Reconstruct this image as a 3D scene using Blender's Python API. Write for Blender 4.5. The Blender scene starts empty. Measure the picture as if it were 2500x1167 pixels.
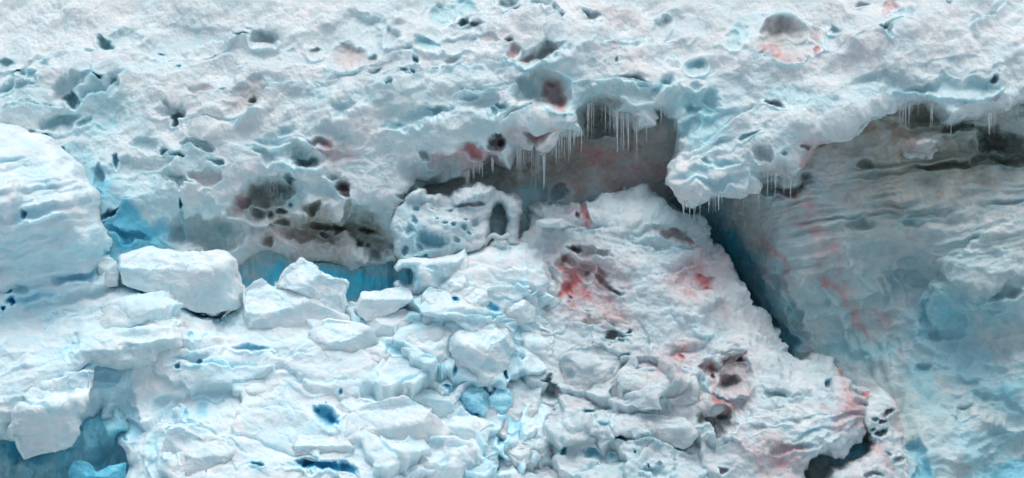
import bpy, math, random
import numpy as np

C = bpy.context.scene
D = 100.0                      # camera stands 100 m from the ice face (long lens)
rad = math.radians

# ------------------------------------------------------------------ camera
cam = bpy.data.cameras.new('camera'); camo = bpy.data.objects.new('camera', cam)
C.collection.objects.link(camo)
camo.location = (0, -D, 0); camo.rotation_euler = (rad(90), 0, 0)
cam.sensor_width = 36; cam.lens = 36 * D / 25.0
cam.clip_start = 1; cam.clip_end = 2000
C.camera = camo

# ------------------------------------------------------------------ sky, sun, exposure
SUN_EL, SUN_AZ = 74, -50       # azimuth measured from straight behind the camera, negative = left
w = bpy.data.worlds.new('World'); C.world = w; w.use_nodes = True
nt = w.node_tree; nt.nodes.clear()
out = nt.nodes.new('ShaderNodeOutputWorld'); bg = nt.nodes.new('ShaderNodeBackground')
sky = nt.nodes.new('ShaderNodeTexSky'); sky.sky_type = 'NISHITA'; sky.sun_disc = False
sky.sun_elevation = rad(SUN_EL); sky.sun_rotation = rad(180 + SUN_AZ)
sky.air_density = 1.0; sky.dust_density = 6.0; sky.ozone_density = 1.0
hsv = nt.nodes.new('ShaderNodeHueSaturation'); hsv.inputs['Saturation'].default_value = 0.8
nt.links.new(sky.outputs[0], hsv.inputs['Color']); nt.links.new(hsv.outputs[0], bg.inputs[0])
bg.inputs[1].default_value = 0.125
nt.links.new(bg.outputs[0], out.inputs[0])
sd = bpy.data.lights.new('sun', 'SUN'); sd.energy = 1.4; sd.angle = rad(38); sd.color = (0.965, 0.985, 1.0)
so = bpy.data.objects.new('sun', sd); C.collection.objects.link(so)
so.rotation_euler = (rad(90 - SUN_EL), 0, rad(SUN_AZ))
C.view_settings.view_transform = 'Standard'; C.view_settings.look = 'None'
C.view_settings.exposure = 0.04; C.view_settings.gamma = 1.0
C.cycles.max_bounces = 9; C.cycles.diffuse_bounces = 8; C.cycles.transmission_bounces = 6
C.cycles.use_denoising = True

# ------------------------------------------------------------------ noise
rng = np.random.RandomState(7)
PERM = rng.permutation(256).astype(np.int32)
GR = rng.normal(size=(256, 3)).astype(np.float32); GR /= np.linalg.norm(GR, axis=1)[:, None]
JR = rng.rand(256, 3).astype(np.float32)

def perlin(x, y, z):
    x = np.asarray(x, np.float32); y = np.asarray(y, np.float32) + x * 0; z = np.asarray(z, np.float32) + x * 0
    xi = np.floor(x).astype(np.int32); yi = np.floor(y).astype(np.int32); zi = np.floor(z).astype(np.int32)
    xf = x - xi; yf = y - yi; zf = z - zi
    u = xf*xf*xf*(xf*(xf*6-15)+10); v = yf*yf*yf*(yf*(yf*6-15)+10); q = zf*zf*zf*(zf*(zf*6-15)+10)
    res = 0
    for dx in (0, 1):
        hx = PERM[(xi+dx) & 255]; wx = u if dx else 1-u
        for dy in (0, 1):
            hy = PERM[(hx+yi+dy) & 255]; wy = wx * (v if dy else 1-v)
            for dz in (0, 1):
                h = PERM[(hy+zi+dz) & 255]; g = GR[h]
                res = res + wy*(q if dz else 1-q) * (g[..., 0]*(xf-dx)+g[..., 1]*(yf-dy)+g[..., 2]*(zf-dz))
    return res * 1.5

def fbm(x, y, z, s, o=4, g=0.5):
    r = 0; a = 1; t = 0
    for k in range(o):
        r = r + a*perlin(x/s+k*17.3, y/s+k*5.1, z/s+k*9.7); t += a; a *= g; s = s/2.03
    return r/t

def billow(x, y, z, s, o=3, g=0.5):
    r = 0; a = 1; t = 0
    for k in range(o):
        r = r + a*np.abs(perlin(x/s+k*11.3, y/s+k*3.1, z/s+k*7.7)); t += a; a *= g; s = s/2.1
    return r/t

def worley(x, y, z, s):
    x = x/s; y = y/s; z = z/s
    xi = np.floor(x).astype(np.int32); yi = np.floor(y).astype(np.int32); zi = np.floor(z).astype(np.int32)
    f1 = np.full(x.shape, 9, np.float32); f2 = f1.copy()
    for dx in (-1, 0, 1):
        hx = PERM[(xi+dx) & 255]
        for dy in (-1, 0, 1):
            hy = PERM[(hx+yi+dy) & 255]
            for dz in (-1, 0, 1):
                J = JR[PERM[(hy+zi+dz) & 255]]
                d = (x-xi-dx-J[..., 0])**2+(y-yi-dy-J[..., 1])**2+(z-zi-dz-J[..., 2])**2
                d = d.astype(np.float32)
                f2 = np.minimum(f2, np.maximum(f1, d)); f1 = np.minimum(f1, d)
    return np.sqrt(f1), np.sqrt(f2)

def chunks(x, z, s):
    """broken blocks frozen together: every cell is a tilted facet, cells part at a seam"""
    x = x/s; z = z/s; xi = np.floor(x).astype(np.int32); zi = np.floor(z).astype(np.int32)
    f1 = np.full(x.shape, 9.0, np.float32); f2 = f1.copy(); h = np.zeros(x.shape, np.float32); r3 = h.copy()
    for dx in (-1, 0, 1):
        hx = PERM[(xi+dx) & 255]
        for dz in (-1, 0, 1):
            k = PERM[(hx+zi+dz) & 255]; J = JR[k]; Q = JR[PERM[k]]
            ex = x-xi-dx-J[..., 0]; ez = z-zi-dz-J[..., 1]; d = np.abs(ex)**1.6+np.abs(ez)**1.6
            n = d < f1; f2 = np.minimum(f2, np.where(n, f1, d)); f1 = np.where(n, d, f1)
            h = np.where(n, 0.5*(J[..., 2]-.5)+1.1*(Q[..., 0]-.5)*ex-(0.2+1.0*Q[..., 1])*ez, h); r3 = np.where(n, Q[..., 2], r3)
    seam = 1-sstep(0.0, 0.16, f2-f1)
    return (h-0.13*seam)*s, r3

def sstep(a, b, x):
    t = np.clip((x-a)/(b-a), 0, 1); return t*t*(3-2*t)

def tps(pts, U, V):
    P = np.array(pts, float); X = P[:, :2]/1000; n = len(P)
    def k(r2): return 0.5*r2*np.log(r2+1e-9)
    r2 = ((X[:, None]-X[None])**2).sum(-1)
    A = np.zeros((n+3, n+3)); A[:n, :n] = k(r2)+np.eye(n)*0.0008; A[:n, n] = 1; A[:n, n+1:] = X
    A[n, :n] = 1; A[n+1:, :n] = X.T
    s = np.linalg.solve(A, np.concatenate([P[:, 2], [0, 0, 0]]))
    u = U/1000; v = V/1000; r = s[n]+s[n+1]*u+s[n+2]*v
    for i in range(n): r = r + s[i]*k((u-X[i, 0])**2+(v-X[i, 1])**2)
    return r.astype(np.float32)

def sdf_poly(poly, U, V):
    """signed distance in px, positive inside"""
    P = np.array(poly, np.float32); best = np.full(U.shape, 1e9, np.float32); inside = np.zeros(U.shape, bool)
    n = len(P)
    for i in range(n):
        a = P[i]; b = P[(i+1) % n]; e = b-a
        du = U-a[0]; dv = V-a[1]; t = np.clip((du*e[0]+dv*e[1])/(e@e+1e-6), 0, 1)
        best = np.minimum(best, (du-t*e[0])**2+(dv-t*e[1])**2)
        c = (a[1] > V) != (b[1] > V)
        if e[1] != 0: inside ^= c & (U < e[0]*(V-a[1])/e[1]+a[0])
    return np.where(inside, 1, -1)*np.sqrt(best)

KEYS = 'ipdako'   # i teal ice, p pink algae, d brown dirt, a azure ice, k dark tone painted in as shade of hollows, o olive
def masks(s):
    r = {}
    for t in s.split():
        r[t[0]] = float(t[1:])
    return r

# ------------------------------------------------------------------ material
def mix(nt, fac, a, b):
    n = nt.nodes.new('ShaderNodeMix'); n.data_type = 'RGBA'
    nt.links.new(fac, n.inputs[0])
    for s, v in ((n.inputs[6], a), (n.inputs[7], b)):
        if isinstance(v, tuple): s.default_value = (*v, 1)
        else: nt.links.new(v, s)
    return n.outputs[2]

def math_(nt, op, a, b=None, c=None):
    n = nt.nodes.new('ShaderNodeMath'); n.operation = op
    for s, v in zip(n.inputs, (a, b, c)):
        if v is None: continue
        if isinstance(v, (int, float)): s.default_value = v
        else: nt.links.new(v, s)
    return n.outputs[0]

def noise_node(nt, co, scale, detail=5, rough=0.55, dist=0.0):
    n = nt.nodes.new('ShaderNodeTexNoise'); n.inputs['Scale'].default_value = scale
    n.inputs['Detail'].default_value = detail; n.inputs['Roughness'].default_value = rough
    n.inputs['Distortion'].default_value = dist
    nt.links.new(co, n.inputs['Vector']); return n.outputs[0]

def make_snow(name, snow1, snow2, bump=1.0, teal=(0.34, 0.64, 0.70), azure=(0.05, 0.40, 0.58), sss=0.5):
    m = bpy.data.materials.new(name); m.use_nodes = True; nt = m.node_tree
    b = nt.nodes['Principled BSDF']
    tc = nt.nodes.new('ShaderNodeTexCoord'); co = tc.outputs['Object']
    def attr(n):
        a = nt.nodes.new('ShaderNodeAttribute'); a.attribute_name = n
        s = nt.nodes.new('ShaderNodeSeparateColor'); nt.links.new(a.outputs['Color'], s.inputs[0]); return s.outputs
    A = attr('mask_a'); B = attr('mask_b')
    n1 = noise_node(nt, co, 3.2, 7, 0.62, 0.6); n2 = noise_node(nt, co, 9.0, 6, 0.65, 0.3)
    n3 = noise_node(nt, co, 1.1, 5, 0.6, 1.0); n4 = noise_node(nt, co, 6.0, 9, 0.78, 0.4)
    def brk(mk, n, k=0.8):
        # break up a mask edge with noise: clamp(m + (n-.5)*k*4m(1-m))
        q = math_(nt, 'MULTIPLY', mk, math_(nt, 'SUBTRACT', 1.0, mk)); q = math_(nt, 'MULTIPLY', q, 4*k)
        r = math_(nt, 'MULTIPLY_ADD', math_(nt, 'SUBTRACT', n, 0.5), q, mk)
        c = nt.nodes.new('ShaderNodeClamp'); nt.links.new(r, c.inputs[0]); return c.outputs[0]
    mr = nt.nodes.new('ShaderNodeMapRange'); mr.inputs[1].default_value = 0.35; mr.inputs[2].default_value = 0.65
    nt.links.new(n3, mr.inputs[0])
    col = mix(nt, mr.outputs[0], snow1, snow2)
    ice = brk(A[0], n1); az = brk(B[0], n3, 0.8)
    col = mix(nt, ice, col, teal)
    col = mix(nt, az, col, azure)
    col = mix(nt, brk(A[2], n4, 1.5), col, (0.38, 0.31, 0.25))
    col = mix(nt, brk(B[2], n1), col, (0.21, 0.22, 0.14))
    col = mix(nt, brk(B[1], n4, 1.3), col, (0.07, 0.11, 0.125))  # dark teal, shade painted into hollows and gaps
    col = mix(nt, brk(A[1], n1, 0.9), col, (0.62, 0.17, 0.175))
    nt.links.new(col, b.inputs['Base Color'])
    icy = math_(nt, 'MAXIMUM', ice, az)
    r = nt.nodes.new('ShaderNodeMapRange'); r.inputs[3].default_value = 0.75; r.inputs[4].default_value = 0.32
    nt.links.new(icy, r.inputs[0]); nt.links.new(r.outputs[0], b.inputs['Roughness'])
    b.inputs['IOR'].default_value = 1.31
    b.subsurface_method = 'BURLEY'
    b.inputs['Subsurface Weight'].default_value = sss; b.inputs['Subsurface Radius'].default_value = (0.25, 0.8, 1.0); b.inputs['Subsurface Scale'].default_value = 0.2
    f1 = noise_node(nt, co, 8.0, 10, 0.74, 0.3)
    vo = nt.nodes.new('ShaderNodeTexVoronoi'); vo.feature = 'SMOOTH_F1'; vo.inputs['Scale'].default_value = 5.5
    wn = nt.nodes.new('ShaderNodeVectorMath'); wn.operation = 'MULTIPLY_ADD'
    nn = nt.nodes.new('ShaderNodeTexNoise'); nn.inputs['Scale'].default_value = 3.0; nt.links.new(co, nn.inputs['Vector'])
    nt.links.new(nn.outputs['Color'], wn.inputs[0]); wn.inputs[1].default_value = (0.5,)*3; nt.links.new(co, wn.inputs[2])
    nt.links.new(wn.outputs[0], vo.inputs['Vector'])
    h = math_(nt, 'MULTIPLY_ADD', vo.outputs['Distance'], 0.45, f1)
    st = nt.nodes.new('ShaderNodeMapRange'); st.inputs[3].default_value = 0.8*bump; st.inputs[4].default_value = 0.35*bump
    nt.links.new(icy, st.inputs[0])
    bp = nt.nodes.new('ShaderNodeBump'); bp.inputs['Distance'].default_value = 0.14
    nt.links.new(st.outputs[0], bp.inputs['Strength']); nt.links.new(h, bp.inputs['Height'])
    nt.links.new(bp.outputs[0], b.inputs['Normal'])
    return m

M_SLOPE = make_snow('weathered_snow', (0.69, 0.825, 0.865), (0.88, 0.91, 0.92))
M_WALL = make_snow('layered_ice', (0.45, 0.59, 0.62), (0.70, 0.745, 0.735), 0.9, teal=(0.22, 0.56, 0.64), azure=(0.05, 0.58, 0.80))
M_FRESH = make_snow('fresh_snow', (0.68, 0.88, 0.94), (0.89, 0.95, 0.97), 0.8, teal=(0.34, 0.72, 0.83), azure=(0.035, 0.50, 0.74))
M_MOUND = make_snow('lumpy_snow', (0.64, 0.79, 0.835), (0.83, 0.88, 0.90), 1.1)
def make_icicle_mat():
    m = bpy.data.materials.new('clear_ice'); m.use_nodes = True; nt = m.node_tree; b = nt.nodes['Principled BSDF']
    tc = nt.nodes.new('ShaderNodeTexCoord'); n = noise_node(nt, tc.outputs['Object'], 9, 3)
    nt.links.new(mix(nt, n, (0.72, 0.82, 0.85), (0.92, 0.95, 0.96)), b.inputs['Base Color'])
    b.inputs['Roughness'].default_value = 0.12; b.inputs['IOR'].default_value = 1.31
    b.inputs['Transmission Weight'].default_value = 0.55
    return m
M_ICICLE = make_icicle_mat()

# ------------------------------------------------------------------ object helpers
def tag(o, label, cat=None, group=None, kind=None):
    if label: o['label'] = label
    if cat: o['category'] = cat
    if group: o['group'] = group
    if kind: o['kind'] = kind
    return o

def mesh_obj(name, co, faces, mat, ma=None, mb=None, parent=None):
    me = bpy.data.meshes.new(name)
    faces = np.asarray(faces, np.int32); nf, k = faces.shape
    me.vertices.add(len(co)); me.vertices.foreach_set('co', np.ascontiguousarray(co, np.float32).ravel())
    me.loops.add(nf*k); me.loops.foreach_set('vertex_index', faces.ravel())
    me.polygons.add(nf); me.polygons.foreach_set('loop_start', np.arange(0, nf*k, k, dtype=np.int32))
    me.polygons.foreach_set('use_smooth', np.ones(nf, bool))
    me.update(calc_edges=True)
    for nm, a in (('mask_a', ma), ('mask_b', mb)):
        if a is not None:
            at = me.color_attributes.new(nm, 'FLOAT_COLOR', 'POINT')
            at.data.foreach_set('color', np.ascontiguousarray(np.c_[a, np.ones(len(a))], np.float32).ravel())
    me.materials.append(mat)
    o = bpy.data.objects.new(name, me); C.collection.objects.link(o)
    if parent: o.parent = parent
    return o

# ------------------------------------------------------------------ relief bodies
STEP = 2.0
GU = np.arange(-260, 2760+STEP, STEP, dtype=np.float32)
GV = np.arange(-200, 1420+STEP, STEP, dtype=np.float32)

def blur(A, r):
    for ax in (0, 1):
        B_ = np.pad(A, [(r+1, r) if i == ax else (0, 0) for i in (0, 1)], mode='edge').astype(np.float64)
        c = np.cumsum(B_, axis=ax)
        A = (c[2*r+1:]-c[:-2*r-1])/(2*r+1) if ax == 0 else (c[:, 2*r+1:]-c[:, :-2*r-1])/(2*r+1)
    return A.astype(np.float32)

def rot(x, z, a):   # rotate the texture frame
    c, n = math.cos(a), math.sin(a); return x*c+z*n, -x*n+z*c

class Body:
    """A thick mass of snow or ice whose front is modelled on a fine net in metres."""
    ck = 0.7
    def __init__(s, u0, u1, v0, v1, ctrl):
        s.iu = (np.searchsorted(GU, u0), np.searchsorted(GU, u1)); s.iv = (np.searchsorted(GV, v0), np.searchsorted(GV, v1))
        s.gu = GU[s.iu[0]:s.iu[1]]; s.gv = GV[s.iv[0]:s.iv[1]]
        s.U, s.V = np.meshgrid(s.gu, s.gv)
        s.B = tps(ctrl, s.U, s.V)               # broad shape
        s.Y = s.B.copy()
        s.m = {k: np.zeros(s.U.shape, np.float32) for k in KEYS}
        X = (s.U-1250)/100; Z = (583-s.V)/100
        s.X, s.Z = X, Z
        s.wu = 26*fbm(X, 0*X+3.3, Z, 0.6, 4) ; s.wv = 26*fbm(X, 0*X+9.1, Z, 0.6, 4)
        s.sd = None; s.amp = np.ones(s.U.shape, np.float32)
    def win(s, u, v, r):
        a = max(0, np.searchsorted(s.gu, u-r)); b = np.searchsorted(s.gu, u+r)
        c = max(0, np.searchsorted(s.gv, v-r)); d = np.searchsorted(s.gv, v+r)
        return (slice(c, d), slice(a, b))
    def loc(s, W, u, v, ru, rv, ang, wp=1.0):
        k = wp*min(1.3, min(ru, rv)/11.0)
        du = s.U[W]+s.wu[W]*k-u; dv = s.V[W]+s.wv[W]*k-v
        c, n = math.cos(rad(ang)), math.sin(rad(ang))
        return (du*c+dv*n)/ru, (-du*n+dv*c)/rv
    def cav(s, u, v, ru, rv, ang=0, d=0.5, h=0.5, mk='', rim=1.0, wp=1.0):
        """hollow melted into the face; h 0 = shallow bowl, 1 = sharp-edged hole; its lower rim stands proud"""
        W = s.win(u, v, 2.2*max(ru, rv)+20)
        if s.U[W].size == 0: return
        a, b = s.loc(W, u, v, ru, rv, ang, wp)
        b2 = np.where(b < 0, b/1.15, b)
        an = np.arctan2(b2, a)
        r = np.sqrt(a*a+b2*b2)*(1+0.22*perlin(1.4*np.cos(an)+u*.37, 1.4*np.sin(an)+v*.53, 0*an+ru))
        if 'k' in mk: r = r*(1.12 if h > .6 else 1.0)
        bowl = np.clip(1-r*r, 0, 1)
        h *= 0.75; hard = 1-sstep(0.25, 1.12, r)
        f = (1-h)*bowl+h*hard
        if d > 0: d = min(d*s.ck, 0.030*min(ru, rv)+0.05)
        s.Y[W] += d*f
        if rim:
            s.Y[W] -= rim*min(0.10, 0.25*d)*np.exp(-((r-1.12)/0.16)**2)*sstep(-0.1, 0.6, b2)
        s.amp[W] *= 1-0.55*np.clip(f*1.5, 0, 1)
        for k, x in masks(mk).items():
            g = sstep(0.0, 0.8, f) if k != 'k' else sstep(0.2, 1.0, f)*0.42  # dark tone sits in the deepest part, shade painted into the colour
            s.m[k][W] = np.maximum(s.m[k][W], x*g*(0.8 if k in 'ia' else 1))  # ice tints follow depth too: bare ice plus painted blue glow of hollows
    def patch(s, u, v, ru, rv, ang=0, mk='', soft=1.0):
        W = s.win(u, v, 1.6*max(ru, rv)+20)
        if s.U[W].size == 0: return
        a, b = s.loc(W, u, v, ru, rv, ang, 2.0); r = np.sqrt(a*a+b*b)
        f = 1-sstep(1-0.8*soft, 1.25, r)
        for k, x in masks(mk).items():
            if x < 0: s.m[k][W] *= 1+x*f
            else: s.m[k][W] = np.maximum(s.m[k][W], x*f)
    def lump(s, u, v, ru, rv, ang=0, d=0.3, p=1.0, mk=''):
        W = s.win(u, v, 1.3*max(ru, rv)+20)
        if s.U[W].size == 0: return
        a, b = s.loc(W, u, v, ru, rv, ang); r2 = np.clip(1-a*a-b*b, 0, 1)
        f = r2**(0.5+0.5*p)
        s.Y[W] -= d*f
        for k, x in masks(mk).items(): s.m[k][W] = np.maximum(s.m[k][W], x*np.clip(f*2, 0, 1))
    def ledge(s, pts, h=0.2, w=22, h2=0.15, w2=8):
        """snow shelf along a line: proud below the line, cut back above it, fading at both ends"""
        P = np.array(pts, np.float32); U = s.U+s.wu*0.7; V = s.V+s.wv*0.7
        best = np.full(U.shape, 1e9, np.float32); sg = np.zeros(U.shape, np.float32); tt = np.zeros(U.shape, np.float32)
        n = len(P)-1
        for i in range(n):
            a, e = P[i], P[i+1]-P[i]; du = U-a[0]; dv = V-a[1]; t = np.clip((du*e[0]+dv*e[1])/(e@e), 0, 1)
            q = (du-t*e[0])**2+(dv-t*e[1])**2; k = q < best
            best = np.where(k, q, best); sg = np.where(k, np.sign(e[0]*dv-e[1]*du), sg); tt = np.where(k, (i+t)/n, tt)
        dd = np.sqrt(best); fade = np.clip(4*tt*(1-tt)*1.6, 0, 1)
        s.Y += np.where(sg > 0, -h*np.exp(-(dd/w))*fade, h2*np.exp(-dd/w2)*fade)
    def crack(s, pts, wd=6, d=0.6, mk=''):
        for (a, b) in zip(pts[:-1], pts[1:]):
            L = math.hypot(b[0]-a[0], b[1]-a[1]); ang = math.degrees(math.atan2(b[1]-a[1], b[0]-a[0]))
            s.cav((a[0]+b[0])/2, (a[1]+b[1])/2, L/2+wd*0.7, wd, ang, d, 0.8, mk, 0.5)
    def streaks(s, ang=0.0):
        a, b = rot(s.X, s.Z, ang)
        q = fbm(a*1.0, 0*a+40, b*0.35, 0.34, 4, .6)
        s.m['p'] = s.m['p']*(0.5+0.7*sstep(-0.22, 0.32, q))
        q = fbm(a*1.0+9, 0*a+60, b*0.8, 0.5, 4, .6)
        s.m['d'] = s.m['d']*(0.45+0.8*sstep(-0.25, 0.35, q))
    def outline(s, poly, R=28, depth=0.8, warp=0.35, back=2.0):
        sd = sdf_poly(poly, s.U+s.wu*warp, s.V+s.wv*warp)
        s.sd = sd if s.sd is None else np.minimum(s.sd, sd)
        t = np.clip(1-s.sd/R, 0, 1)
        s.Y += depth*(1-np.sqrt(np.clip(1-t*t, 0, 1)))
        s.Y += np.clip(-s.sd/(3*STEP), 0, 1)*back
    def detail(s, parts):
        """push along the normal by noise; parts: callables (x,y,z)->metres (positive = outward)"""
        k = 1+s.B/D
        P = np.stack([s.X*k, s.Y, s.Z*k], -1)
        Ys = s.Y if s.sd is None else np.where(s.sd > 0, s.Y, s.Y-np.clip(-s.sd/(3*STEP), 0, 1)*1.0)
        for _ in range(2): Ys = blur(Ys, 7)
        Q = np.stack([s.X*k, Ys, s.Z*k], -1)
        gu = np.gradient(Q, axis=1); gv = np.gradient(Q, axis=0)
        N = np.cross(gu, gv); N /= np.linalg.norm(N, axis=-1, keepdims=True)+1e-9
        N *= np.where(N[..., 1:2] > 0, -1, 1)
        h = parts(Q[..., 0], Q[..., 1], Q[..., 2])
        s.P = P+N*(h*1.0)[..., None]
        if s.sd is not None:
            e = np.clip(-s.sd/(3*STEP), 0, 1)[..., None]; s.P = s.P*(1-e)+P*e
    def build(s, name, mat):
        ok = np.ones(s.U.shape, bool) if s.sd is None else s.sd > -3.2*STEP
        q = ok[:-1, :-1] & ok[1:, :-1] & ok[:-1, 1:] & ok[1:, 1:]
        nv, nu = s.U.shape; idx = np.arange(nv*nu).reshape(nv, nu)
        F = np.stack([idx[:-1, :-1][q], idx[1:, :-1][q], idx[1:, 1:][q], idx[:-1, 1:][q]], -1)
        used = np.zeros(nv*nu, bool); used[F.ravel()] = True
        mp = np.cumsum(used)-1
        m = s.m
        ma = np.stack([m['i'], m['p'], m['d']], -1).reshape(-1, 3)[used]; mb = np.stack([m['a'], m['k'], m['o']], -1).reshape(-1, 3)[used]
        return mesh_obj(name, s.P.reshape(-1, 3)[used], mp[F], mat, np.clip(ma, 0, 1), np.clip(mb, 0, 1))
    def at(s, u, v):
        i = int(np.clip(np.searchsorted(s.gv, v), 0, len(s.gv)-1)); j = int(np.clip(np.searchsorted(s.gu, u), 0, len(s.gu)-1))
        return i, j


#@@ WALL
# ================================================================== the upper snow face
S = Body(-240, 2740, -180, 700, [
 (-240,-180,8),(600,-180,6.4),(1250,-180,5.2),(1900,-180,4.6),(2740,-180,4.6),(-240,0,5.2),(0,0,4.7),(600,0,3.5),(1250,0,2.7),(1900,0,2.3),(2500,0,2.1),(2740,0,2.1),
 (-240,300,2.3),(200,300,1.7),(600,200,1.7),(600,300,1.2),(1000,200,.9),(1300,180,.7),(1500,160,.7),(1700,150,.9),(2000,150,.7),(2300,120,.8),(2500,150,.6),(1850,280,0.1),
 (1100,400,.2),(1300,350,.1),(1500,270,.35),(1600,260,.35),(1720,300,.7),(1680,450,-.2),(1850,420,-.2),(2000,340,.1),(2200,240,.5),(2320,300,.1),(2500,240,.3),
 (300,450,.9),(300,600,.2),(500,600,.9),(600,450,.7),(750,300,.8),(750,500,.6),(850,620,1.1),(950,560,.6),(1000,450,.3),(900,400,.3),(-240,600,1.0)])
LIP = [(-400,-400),(2900,-400),(2900,240),(2500,252),(2440,278),(2400,292),(2350,309),(2310,304),(2290,275),(2265,251),(2220,250),(2185,262),(2140,290),
 (2090,318),(2030,336),(2005,350),(1995,385),(1975,420),(1955,440),(1905,428),(1860,430),(1862,446),(1850,462),(1790,468),(1740,470),(1700,488),(1668,474),(1650,445),(1636,440),(1636,430),(1645,400),
 (1660,370),(1668,330),(1655,285),(1625,258),(1600,262),(1592,300),(1560,312),(1540,282),(1500,280),(1470,262),(1450,248),(1428,262),(1424,320),(1400,325),(1368,328),(1345,350),
 (1310,360),(1290,352),(1262,362),(1245,405),(1215,400),(1195,388),(1165,410),(1120,430),(1080,442),(1040,450),(1010,480),(985,500),(975,560),(980,600),(960,626),(900,640),(850,648),(790,640),(745,645),(705,628),(655,606),(625,618),(585,640),(500,650),(400,640),(300,665),(230,700),(100,720),(-400,720)]
for c in [(655,490,95,52,-5,.7,.1,''),(790,570,130,46,8,.6,.15,''),(900,560,80,60,20,.6,.1,''),(500,580,90,50,0,.5,.1,'')]: S.cav(*c)
for L in ([(1190,150),(1240,146),(1290,150),(1340,143),(1400,130)], [(780,140),(830,157),(880,156),(915,148),(950,130),(1010,124),(1070,128)],
 [(400,140),(470,110),(530,92),(590,84),(650,98)], [(570,310),(600,280),(630,245),(655,212),(700,190),(780,182),(850,180)],
 [(1645,392),(1700,352),(1760,310),(1830,262),(1862,236)], [(2365,68),(2400,45),(2455,12)], [(470,300),(540,303),(590,285),(640,245)],
 [(1240,300),(1300,275),(1380,272)], [(0,195),(70,150),(120,130),(190,110)], [(150,265),(210,248),(260,215),(330,180)], [(900,215),(1000,190),(1100,160),(1200,165)],
 [(1450,200),(1520,188),(1600,195),(1660,215)], [(0,285),(80,262),(150,262)], [(1810,120),(1850,135),(1920,142),(1985,125)], [(2050,130),(2130,90),(2230,50)], [(1420,120),(1500,85),(1600,60)], [(1100,230),(1200,215),(1280,205)]):
    S.ledge(L, 0.28, 34, 0.16, 10)
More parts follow.
